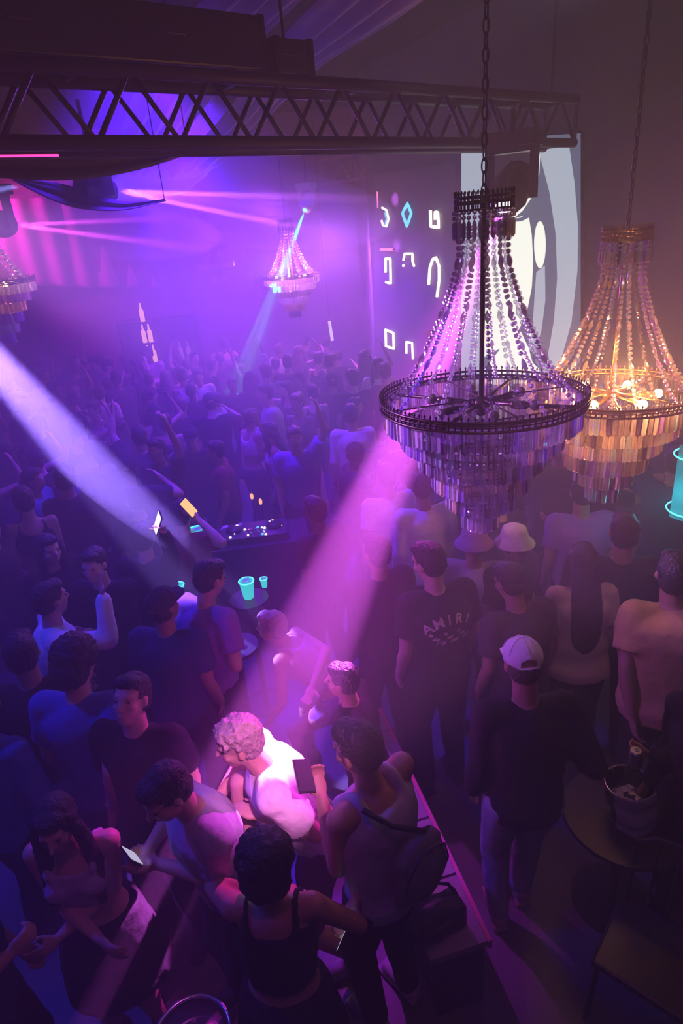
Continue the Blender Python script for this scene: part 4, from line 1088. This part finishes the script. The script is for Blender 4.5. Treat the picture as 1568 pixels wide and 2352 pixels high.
# --- figure with full hair from behind, bottom centre
B = person('woman with full dark hair and black backless top, seen from behind at the bottom centre',
    dict(fem=True, lean=4, head=(0, -4, 0), curl_l=30, pole_l=(-.8, -.3, -.3), pole_r=(.9, -.3, -.3)),
    head_px=(612, 1975), heading=-4, top=('strap', 'black'), bottom=('skirt', 'black'), hair=('fro', 'hair_black'), skin='skin_tan', height=1.66, vox=.010,
    hands_px=dict(hand_l=(566, 2040, 1.36), hand_r=(690, 2055, 1.25)))
held('mobile_phone', wpos(B, B['gripl']) + V(0, 0, .04), frame((.2, -.9, -.35)) @ rotaxis('Z', 70), 'phone', M['screen_cool'], 'small bright phone held beside the full dark hair at the bottom', 'phone')
# --- woman at lower left, arms folded
G = person('woman with long dark hair and lilac cropped top, arms folded at her waist, lower left',
    dict(fem=True, lean=3, head=(0, 8, 0), palm_l=(0, -1, 0), palm_r=(0, -1, 0), curl_l=20, curl_r=20, pole_l=(-.3, -.3, -1), pole_r=(.3, -.3, -1), hand_l=(.10, .17, 1.10), hand_r=(-.08, .23, 1.13)),
    head_px=(128, 1895), heading=186, top=('crop', 'lavender'), bottom=('skirt', 'black'), hair=('longfront', 'hair_black'), skin='skin_light', height=1.66, vox=.010)
mb = MB()
# --- dark-shirted man among the desks
person('man in dark violet tee looking down to the right, beside the teal light spots',
    dict(lean=6, head=(-12, 14, 0), palm_r=(0, 0, 1), curl_r=40, pole_r=(.6, -.4, -.7)),
    head_px=(484, 1328), heading=-38, top=('tee', 'purple'), bottom=('long', 'black'), hair=('short', 'hair_black'), skin='skin_light', height=1.78, hands_px=dict(hand_r=(528, 1500, 1.12)))
person('man in a navy shirt and dark patterned cap, back turned, left of the violet-shirted man',
    dict(lean=3, head=(-20, -6, 0)), head_px=(376, 1392), heading=-12, top=('tee', 'navy'), bottom=('long', 'black'), hair=('cap', 'hair_black'), hatmat='charcoal', height=1.74)
person('man in a dark blue shirt and blue jeans, back turned, at left',
    dict(lean=4, head=(-10, 14, 0), palm_r=(0, 1, 0), hand_r=(.16, -.16, 1.0), foot_r=(.12, -.1, .09)), head_px=(178, 1520), heading=-8, top=('tee', 'blue'), bottom=('long', 'denim'), hair=('fro', 'hair_black'), skin='skin_light', shoes='sneaker', height=1.82)
person('person in black with chin raised and throat lit, right of the blue shirt',
    dict(lean=-2, head=(0, -26, 0)), head_px=(300, 1605), heading=168, top=('tee', 'black'), bottom=('long', 'black'), hair=('short', 'hair_black'), skin='skin_light', height=1.75, cvox=.013)
person('person in a dark vest over white sleeves with one bent arm raised, at left',
    dict(lean=4, head=(20, 0, 0), pole_r=(.5, .2, -1), curl_r=10, palm_r=(0, 1, 0)), head_px=(118, 1375), heading=-62, top=('long', 'white'), bottom=('long', 'black'), hair=('short', 'hair_black'), skin='skin_light', height=1.75, hands_px=dict(hand_r=(236, 1372, 1.62)))
person('person with a faintly lit face looking right, high at the left side', dict(head=(-10, 0, 0)), head_px=(112, 1262), heading=-118, top=('long', 'black'), bottom=('long', 'black'), hair=('longfront', 'hair_black'), skin='skin_light', height=1.72)
person('person in black facing the camera with a hand near the chest, above the white sleeves', dict(lean=2, palm_l=(0, 0, 1), hand_l=(-.02, .3, 1.3)), head_px=(216, 1298), heading=172, top=('long', 'black'), bottom=('long', 'black'), hair=('short', 'hair_black'), skin='skin_light', height=1.74)
# --- man with the lettered tee
A = person('man in a black tee with arched pale lettering on the back, below the nearest chandelier',
    dict(lean=3, head=(28, 10, 0), wide=1.06), head_px=(982, 1290), heading=18, top=('tee', 'black'), bottom=('long', 'black'), hair=('short', 'hair_black'), skin='skin_light', height=1.84, disp=.016)
shirt = [c for c in A['root'].children if c.name.startswith('shirt')][0]
bv = BVHTree.FromPolygons([v.co.copy() for v in shirt.data.vertices], [tuple(p.vertices) for p in shirt.data.polygons])
tee_print = emat('x', (0, 0, 0), 0); bpy.data.materials.remove(tee_print)
M['print'] = mat('tee_print', (0.75, 0.6, 0.6), 0.8, var=.3, scale=60)
def on_back(me, m, par, name='lettering'):
    S = A; c0 = S['spine'][3] + S['fr'][3] @ V(0, -.4, .01)
    for v in me.vertices:
        o = c0 + S['fr'][3] @ V(v.co.x, 0, v.co.y); d = S['fr'][3] @ V(0, 1, 0)
        h = bv.ray_cast(o, d, 1.0)
        v.co = (h[0] - d * (.002 + v.co.z)) if h[0] else o + d * .25
    return link(name, me, m, par)
def glyph(ch, size, x, y, ang):
    cu = bpy.data.curves.new('g', 'FONT'); cu.body = ch; cu.size = size; cu.align_x = 'CENTER'; cu.align_y = 'CENTER'; cu.extrude = .0; cu.offset = .0015
    o = bpy.data.objects.new('g', cu); COL.objects.link(o); dg = bpy.context.evaluated_depsgraph_get()
    me = bpy.data.meshes.new_from_object(o.evaluated_get(dg)); bpy.data.objects.remove(o)
    bm = bmesh.new(); bm.from_mesh(me); bmesh.ops.subdivide_edges(bm, edges=[e for e in bm.edges if e.calc_length() > .02], cuts=2); bm.to_mesh(me); bm.free()
    me.transform(Matrix.Translation((x, y, 0)) @ Matrix.Rotation(ang, 4, 'Z')); return me
for k, ch in enumerate('AMIRI'):
    u = (k - 2) / 2; on_back(glyph(ch, .085 if ch != 'I' else .08, u * .125, .035 - .035 * u * u, -u * .5), M['print'], shirt)
for k in range(9):                         # faded artwork under the word
    u = (k - 4) / 4; mb = MB(); w = .013 + .01 * ((k * 7) % 3)
    pts = [(u * .11 + .008 * math.cos(q * 1.9), -.04 - .035 * (k % 3) - .03 * u * u + .01 * math.sin(q * 2.2)) for q in range(4)]
    mb.add([V(x, y, 0) for x, y in ((u * .11 - w, -.05 - .03 * (k % 3)), (u * .11 + w * .6, -.058 - .028 * (k % 3)), (u * .11 + w, -.04 - .028 * (k % 3)), (u * .11 - w * .3, -.03 - .03 * (k % 3)))], [(0, 1, 2, 3)])
    on_back(mb.mesh('print_patch'), M['print'], shirt, 'print_patch')
# --- right hand side
person('woman with long straight black hair over a pale pink top, back turned, at right',
    dict(fem=True, lean=2, head=(-4, 0, 0), wide=1.05), head_px=(1338, 1290), heading=-4, top=('tee', 'pinkish'), bottom=('long', 'black'), hair=('long', 'hair_black'), skin='skin_light', height=1.72, cvox=.012)
R1 = person('broad man in a mustard tee leaning forward at the right edge',
    dict(lean=14, head=(-10, -10, 0), wide=1.32, inflate=.024, palm_l=(1, 0, 0), curl_l=35, pole_l=(-.8, -.6, -.2)), head_px=(1545, 1318), heading=-6, top=('tee', 'mustard'), bottom=('long', 'black'), hair=('short', 'hair_black'), skin='skin_tan', height=1.86,
    hands_px=dict(hand_l=(1452, 1650, 1.0)))
C = person('man in white cap, dark jacket and pale jeans, back turned, holding a can',
    dict(lean=5, head=(0, 14, 0), palm_r=(-1, 0, 0), curl_r=55, foot_l=(-.10, .02, .09), foot_r=(.06, .14, .09), pole_r=(.15, -.1, -1)), head_px=(1199, 1524), heading=2, top=('jacket', 'black'), bottom=('long', 'paledenim'), hair=('cap', 'hair_black'), hatmat='white', skin='skin_tan', shoes='beige', height=1.80, vox=.010,
    hands_px=dict(hand_r=(1262, 1665, 1.28)))
held('drink_can', PZ(1262, 1626, 1.38), None, 'can', M['steel'], 'silver can held by the man in the white cap', 'can')
E1 = person('dark-clothed person at the lower right edge reaching a lit hand over the ice bucket',
    dict(lean=12, head=(0, -10, 0), palm_r=(-1, 0, 0), curl_r=50, palm_l=(1, 0, 0), curl_l=50), head_px=(1625, 1600), heading=100, top=('long', 'black'), bottom=('long', 'black'), hair=('short', 'hair_black'), skin='skin_tan', height=1.72,
    hands_px=dict(hand_l=(1500, 1735, 1.12)))
held('drink_can', PZ(1457, 1745, 1.10), None, 'can', M['steel'], 'silver can gripped above the ice bucket', 'can')
person('person in black between the long-haired woman and the white-capped man, head bowed', dict(lean=8, head=(10, 16, 0)), head_px=(1168, 1335), heading=20, top=('tee', 'charcoal'), bottom=('long', 'black'), hair=('short', 'hair_black'), skin='skin_tan', height=1.73)
person('tall person in black, back turned, directly left of the mustard tee', dict(lean=2), head_px=(1432, 1222), heading=-15, top=('long', 'black'), bottom=('long', 'black'), hair=('short', 'hair_black'), height=1.83)
person('person in black with a cropped haircut, back turned, left of the lettered tee', dict(lean=4, head=(15, -5, 0)), head_px=(862, 1268), heading=25, top=('long', 'black'), bottom=('long', 'black'), hair=('short', 'hair_black'), height=1.76)
person('person in black with a pink-lit cheek facing the bending woman', dict(lean=10, head=(0, -5, 0), pole_l=(-.6, -.2, -.8)), head_px=(785, 1562), heading=75, top=('long', 'black'), bottom=('long', 'black'), hair=('short', 'hair_black'), skin='skin_light', height=1.5, hands_px=dict(hand_l=(790, 1628, 1.15)))
person('person in a dark coat at the far left edge, turned away', dict(lean=3), head_px=(52, 1500), heading=15, top=('jacket', 'black'), bottom=('long', 'black'), hair=('short', 'hair_black'), height=1.78)
person('person in a bright blue sleeve cut by the left edge', dict(lean=6, hand_r=(.3, .25, 1.05)), head_px=(-45, 1620), heading=-20, top=('long', 'blue'), bottom=('long', 'black'), hair=('short', 'hair_black'), height=1.74)
person('person with a pink-lit fist cut by the bottom left edge', dict(lean=6, palm_r=(-1, 0, 0), curl_r=60), head_px=(-120, 2020), heading=-70, top=('tee', 'navy'), bottom=('long', 'black'), hair=('short', 'hair_black'), skin='skin_light', height=1.72, hands_px=dict(hand_r=(18, 2195, 1.25)))
# --- hats and pale shirts just beyond
person('person in a purple bucket hat, left of the two brimmed hats', dict(head=(0, -4, 0)), head_px=(1088, 1252), heading=165, top=('tee', 'grey'), bottom=('long', 'black'), hair=('bucket', 'hair_black'), hatmat='purple', height=1.68)
person('person in a cream sun hat, right of the two brimmed hats', dict(head=(0, -4, 0)), head_px=(1184, 1250), heading=-150, top=('tee', 'black'), bottom=('long', 'black'), hair=('bucket', 'hair_black'), hatmat='cream', height=1.66)
person('person in a loose white shirt behind the lettered tee', dict(lean=6), head_px=(968, 1118), heading=10, top=('long', 'white'), bottom=('long', 'black'), hair=('short', 'hair_black'), height=1.78)
person('person in a white tee crossed by the pink beam', dict(lean=5), head_px=(885, 1095), heading=20, top=('tee', 'white'), bottom=('long', 'black'), hair=('short', 'hair_black'), height=1.76)
person('person in a purple shirt under the tip of the orange chandelier', dict(lean=3), head_px=(1335, 1130), heading=-5, top=('tee', 'purple'), bottom=('long', 'black'), hair=('short', 'hair_black'), height=1.78)
person('person in a pale grey shirt in the middle of the far crowd', dict(lean=3), head_px=(806, 952), heading=0, top=('long', 'cream'), bottom=('long', 'black'), hair=('short', 'hair_black'), height=1.78)
PH = person('person holding a bright phone high at the left of the crowd', dict(lean=2, palm_r=(0, -1, 0), pole_r=(.4, .1, -.8)), head_px=(330, 1235), heading=-5, top=('long', 'black'), bottom=('long', 'black'), hair=('short', 'hair_black'), skin='skin_light', height=1.72, hands_px=dict(hand_r=(370, 1205, 1.93)))
held('mobile_phone', wpos(PH, PH['gripr']) + V(0, 0, .055), frame((-.85, -.5, .3)) @ rotaxis('Z', -25), 'phone', M['screen_warm'] if 0 else M['led_white'], 'bright white phone held high at the left of the crowd', 'phone')
OP = person('person holding an orange-lit phone beside the desk', dict(lean=4, palm_r=(0, -1, 0), curl_l=45, pole_l=(-.4, -.3, -1), pole_r=(.5, -.1, -.9)), head_px=(418, 1180), heading=-10, top=('tee', 'maroon'), bottom=('long', 'black'), hair=('short', 'hair_black'), skin='skin_light', height=1.72, hands_px=dict(hand_r=(458, 1196, 1.62), hand_l=(444, 1262, 1.22)))
held('mobile_phone', wpos(OP, OP['gripr']) + V(0, 0, .055), frame((.7, -.7, .3)) @ rotaxis('Z', 25), 'phone', M['screen_warm'], 'phone with a bright orange screen beside the desk', 'phone')
# --- teal light spots on the crowd, drawn as added emissive cups and stands
def light_spot_cup(px, py, z, label, s=1.0, table=True):
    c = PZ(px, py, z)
    t = empty('light_spot_cup', (c.x, c.y, z - .07 * s), label, 'cup', 'teal light spots drawn as cups around the equipment desk')
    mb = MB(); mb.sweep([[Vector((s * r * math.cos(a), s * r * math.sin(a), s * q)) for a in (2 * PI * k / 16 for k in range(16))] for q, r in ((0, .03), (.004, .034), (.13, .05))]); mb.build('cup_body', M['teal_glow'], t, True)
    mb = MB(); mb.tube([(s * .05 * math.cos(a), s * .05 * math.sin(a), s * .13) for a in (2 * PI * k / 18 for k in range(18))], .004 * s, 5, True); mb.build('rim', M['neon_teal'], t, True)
    for k in range(4):
        mb = MB(); mb.box((s * random.uniform(-.022, .022), s * random.uniform(-.022, .022), s * .125), (s * .024,) * 3, rotaxis('Z', k * 31) @ rotaxis('X', 20 * k)); mb.build('ice_cube', M['ice'], t)
    if not table: return
    t2 = empty('cocktail_table', (c.x, c.y, 0), 'added high table under the ' + label.split(',')[0].replace(' of the man in the violet tee', ' of the violet tee').replace(' above the bowed arm of the violet tee', ' near the violet tee'), 'table', 'added slim black high tables')
    zt = z - .07 * s - .004
    mb = MB(); mb.sweep([[Vector((r * math.cos(a), r * math.sin(a), q)) for a in (2 * PI * k / 20 for k in range(20))] for q, r in ((zt - .03, .14), (zt - .025, .15), (zt, .15))]); mb.build('table_top', M['plastic'], t2)
    mb = MB(); mb.tube([(0, 0, .02), (0, 0, zt - .03)], .022, 8); mb.build('column', M['blackmetal'], t2)
    mb = MB(); mb.sweep([[Vector((.17 * math.cos(a), .17 * math.sin(a), q)) for a in (2 * PI * k / 20 for k in range(20))] for q in (0, .02)]); mb.build('base', M['blackmetal'], t2)
light_spot_cup(455, 1240, 1.36, 'tallest teal light spot drawn as cup, held below the orange-lit phone', 1.5, False)
light_spot_cup(568, 1352, 1.12, 'teal light spot drawn as cup right of the man in the violet tee', 1.15)
light_spot_cup(412, 1357, 1.12, 'teal light spot drawn as cup beside the patterned cap', .9)
light_spot_cup(606, 1338, 1.098, 'smallest teal light spot drawn as cup, right of its twin', .6, False)
light_spot_cup(540, 1472, 1.12, 'small teal light spot drawn as cup above the bowed arm of the violet tee', .5)
# --- ice bucket table
ib = PZ(1440, 1835, .80)
t = empty('side_table', (ib.x, ib.y, 0), 'dark round table carrying the ice bucket at lower right', 'table')
mb = MB(); mb.sweep([[Vector((r * math.cos(a), r * math.sin(a), q)) for a in (2 * PI * k / 36 for k in range(36))] for q, r in ((.66, .30), (.665, .31), (.69, .31))]); mb.build('table_top', M['plastic'], t)
mb = MB(); mb.tube([(0, 0, .02), (0, 0, .66)], .03, 10); mb.build('column', M['blackmetal'], t)
mb = MB(); mb.sweep([[Vector((.22 * math.cos(a), .22 * math.sin(a), q)) for a in (2 * PI * k / 24 for k in range(24))] for q in (0, .02)]); mb.build('base', M['blackmetal'], t)
t = empty('ice_bucket', (ib.x, ib.y, .69), 'clear ice bucket with a pale napkin on the dark round table', 'bucket')
mb = MB(); n = 28; prof = [(0, .085), (.0, .09), (.22, .12), (.22, .115), (.012, .085)]
mb.sweep([[Vector((r * math.cos(a), r * math.sin(a), q)) for a in (2 * PI * k / n for k in range(n))] for q, r in prof]); mb.build('bucket_body', M['glassclear'], t, True)
mb = MB(); mb.tube([(.118 * math.cos(a), .118 * math.sin(a), .22) for a in (2 * PI * k / 28 for k in range(28))], .005, 6, True); mb.build('rim', M['steel'], t, True)
for k in range(16):
    mb = MB(); a = random.uniform(0, 6.28); r = random.uniform(0, .07); mb.box((r * math.cos(a), r * math.sin(a), .06 + .012 * k * .7), (.032, .03, .03), rotaxis('Z', k * 37) @ rotaxis('X', k * 23)); mb.build('ice_cube', M['ice'], t)
drape('napkin', [V(ib.x - .11, ib.y - .06, .93), V(ib.x - .02, ib.y - .12, .93), V(ib.x + .09, ib.y - .09, .93)], [V(ib.x - .10, ib.y - .12, .74), V(ib.x - .01, ib.y - .17, .72), V(ib.x + .10, ib.y - .13, .75)], 14, 12, .008, 2, M['lavender'], 'pale napkin hanging over the front of the ice bucket', hint=(0, -1, 0), cat='napkin')
# --- dark chair at lower right
ch = PZ(1500, 2190, .45)
t = empty('dining_chair', (ch.x, ch.y, 0), 'dark metal chair with a curved back rail at lower right', 'chair', None, 2.4)
mb = MB(); mb.box((0, 0, .44), (.42, .42, .04)); o = mb.build('seat', M['plastic'], t); q = o.modifiers.new('b', 'BEVEL'); q.width = .015; q.segments = 2
for sx in (-1, 1):
    mb = MB(); mb.tube([(sx * .18, .18, .42), (sx * .20, .20, 0)], .013, 8); mb.build('leg', M['blackmetal'], t)
    mb = MB(); mb.tube([(sx * .19, -.19, .0), (sx * .18, -.18, .42), (sx * .18, -.23, .82)], .013, 8); mb.build('leg', M['blackmetal'], t)
mb = MB(); mb.tube([(-.18, -.23, .82), (-.10, -.26, .86), (0, -.27, .87), (.10, -.26, .86), (.18, -.23, .82)], .014, 8); mb.build('back_rail', M['blackmetal'], t)
for sx in (-.09, 0, .09):
    mb = MB(); mb.tube([(sx, -.19, .46), (sx, -.265, .86)], .008, 6); mb.build('spindle', M['blackmetal'], t)
# --- shiny round table at the bottom edge
rt = PZ(440, 2388, .98)
t = empty('round_table', (rt.x, rt.y, 0), 'glossy round table top catching pink light at the bottom edge', 'table')
mt = mat('mirror_acrylic', (.5, .35, .5), .12, .9)
mb = MB(); mb.sweep([[Vector((r * math.cos(a), r * math.sin(a), q)) for a in (2 * PI * k / 40 for k in range(40))] for q, r in ((.95, .13), (.955, .14), (.98, .14))]); mb.build('table_top', mt, t, True)
mb = MB(); mb.tube([(.14 * math.cos(a), .14 * math.sin(a), .985) for a in (2 * PI * k / 40 for k in range(40))], .008, 8, True); mb.build('rim', M['steel'], t, True)
mb = MB(); mb.tube([(0, 0, .02), (0, 0, .95)], .02, 8); mb.build('column', M['blackmetal'], t)
mb = MB(); mb.sweep([[Vector((.18 * math.cos(a), .18 * math.sin(a), q)) for a in (2 * PI * k / 24 for k in range(24))] for q in (0, .02)]); mb.build('base', M['blackmetal'], t)

# ------------------------------------------------------------------ the crowd behind
taken = [(o.location.x, o.location.y, .56) for o in COL.objects if o.get('category') in ('person', 'table', 'desk', 'light sign')]
ARCH = []
poses = [dict(lean=2), dict(lean=4, hand_l=(-.1, .3, 1.2), hand_r=(.15, .3, 1.15)), dict(lean=3, head=(35, -5, 0)), dict(fem=True, lean=2), dict(fem=True, lean=3, head=(-30, 0, 0), hand_r=(.3, .2, 1.75), pole_r=(.6, 0, -.6)),
         dict(lean=2, hand_l=(-.25, .15, 1.95), pole_l=(-.5, 0, -.5)), dict(fem=True, lean=5, hand_l=(-.1, .28, 1.1), hand_r=(.1, .28, 1.2)), dict(lean=6, head=(-20, -12, 0)), dict(lean=0, head=(10, 6, 0), hand_r=(.2, .25, 1.5), pole_r=(.6, -.2, -.5))]
hairs = ['short', 'short', 'curly', 'long', 'long', 'short', 'bun', 'short', 'cap']
for k, p in enumerate(poses):
    S = person('x', p, loc=(0, 0, 0), heading=0, top=(['tee', 'long', 'tee', 'tee', 'strap', 'tee', 'crop', 'jacket', 'tee'][k], 'black'), bottom=('long', 'black'), hair=(hairs[k], 'hair_black'), skin='skin_tan', vox=.021, cvox=.022, eyes=False, shoes=None, hatmat='charcoal')
    S['root']['used'] = 0; ARCH.append(S['root'])
rc = random.Random(21)
tops = ['black', 'black', 'black', 'charcoal', 'navy', 'black', 'maroon', 'grey', 'purple', 'charcoal', 'teal', 'lavender', 'white', 'pinkish']
DESC = dict(black='black', charcoal='charcoal', navy='navy', maroon='maroon', grey='grey', purple='purple', teal='dark teal', lavender='lilac', white='white', pinkish='pale pink')
skins = ['skin_tan', 'skin_light', 'skin_tan', 'skin_dark', 'skin_light']
def ok(x, y, r=.52):
    for a, b, q in taken:
        if (a - x) ** 2 + (b - y) ** 2 < max(r, q) ** 2: return False
    q = V(x, y, 0) - WA
    return q.dot(WNRM) > .45 and y < 13.4 and x > -7
spots_ = []
tries = 0
while len(spots_) < 200 and tries < 30000:
    tries += 1
    y = 3.7 + 8.6 * rc.random() ** 1.15; x = rc.uniform(-.66 * y - .6, .62 * y + .3)
    c = CAM_M.transposed() @ (V(x, y, 1.6) - CAM_P); px = 784 + F_PX * c.x / -c.z; py = 1176 - F_PX * c.y / -c.z
    if px < -60 or px > 1620: continue
    if y < 4.3 and -1.3 < x < .1: continue
    if 330 < px < 660 and 4.3 < y < dj.y and abs(x - dj.x * y / dj.y) < .75: continue
    if abs(x - dj.x) < .85 and abs(y - dj.y) < .6: continue
    if ok(x, y): taken.append((x, y, .52)); spots_.append((x, y, px, py))
spots_.sort(key=lambda s: -s[1])
HD = ['short hair', 'short hair', 'curly hair', 'long hair', 'long hair', 'short hair', 'bun', 'short hair', 'dark cap']
AD = ['arms down', 'hands up front', 'head turned', 'arms down', 'right arm up', 'left arm high', 'hands together', 'head bowed', 'hand raised']
for i, (x, y, px, py) in enumerate(spots_):
    k = rc.randrange(len(ARCH)); r = ARCH[k]; tc = rc.choice(tops if rc.random() < .55 and y > 5 else tops[:5]); sk = rc.choice(skins); h = rc.uniform(.92, 1.05)
    n = r.copy(); COL.objects.link(n); hd = rc.choice([0, 0, -15, 20, 35, -40, 180, 160, 90, -90]) 
    n.location = (x, y, 0); n.rotation_euler = (0, 0, math.radians(hd + rc.uniform(-15, 15))); n.scale = (h, h, h)
    side = ['far left', 'left', 'middle', 'right', 'far right'][min(4, max(0, int(px // 314)))]; dep = 'back' if y > 8.6 else ('upper' if y > 6.6 else ('middle' if y > 5.0 else 'front'))
    fc = 'facing away' if abs(hd) < 50 else ('facing us' if abs(hd) > 120 else 'in profile')
    n['label'] = '%s top, %s, %s, %s, %s row, %s of crowd' % (DESC[tc], HD[k], AD[k], fc, dep, side)
    n['group'] = 'packed dance floor crowd'; n['category'] = 'person'
    if 'used' in n: del n['used']
    for ch_ in r.children:
        c = ch_.copy(); COL.objects.link(c); c.parent = n
        b = c.name.split('.')[0]
        if b == 'body': mm = M[sk]
        elif b == 'hair': mm = M[rc.choice(['hair_black', 'hair_black', 'hair_brown'])]
        elif b == 'trousers': mm = M[rc.choice(['black', 'black', 'denim', 'charcoal'])]
        elif b in ('shirt', 'jacket', 'strappy_top', 'crop_top'): mm = M[tc]
        else: continue
        c.material_slots[0].link = 'OBJECT'; c.material_slots[0].material = mm
for r in ARCH:
    for c in list(r.children): bpy.data.objects.remove(c)
    bpy.data.objects.remove(r)
for me in list(bpy.data.meshes):
    if me.users == 0: bpy.data.meshes.remove(me)
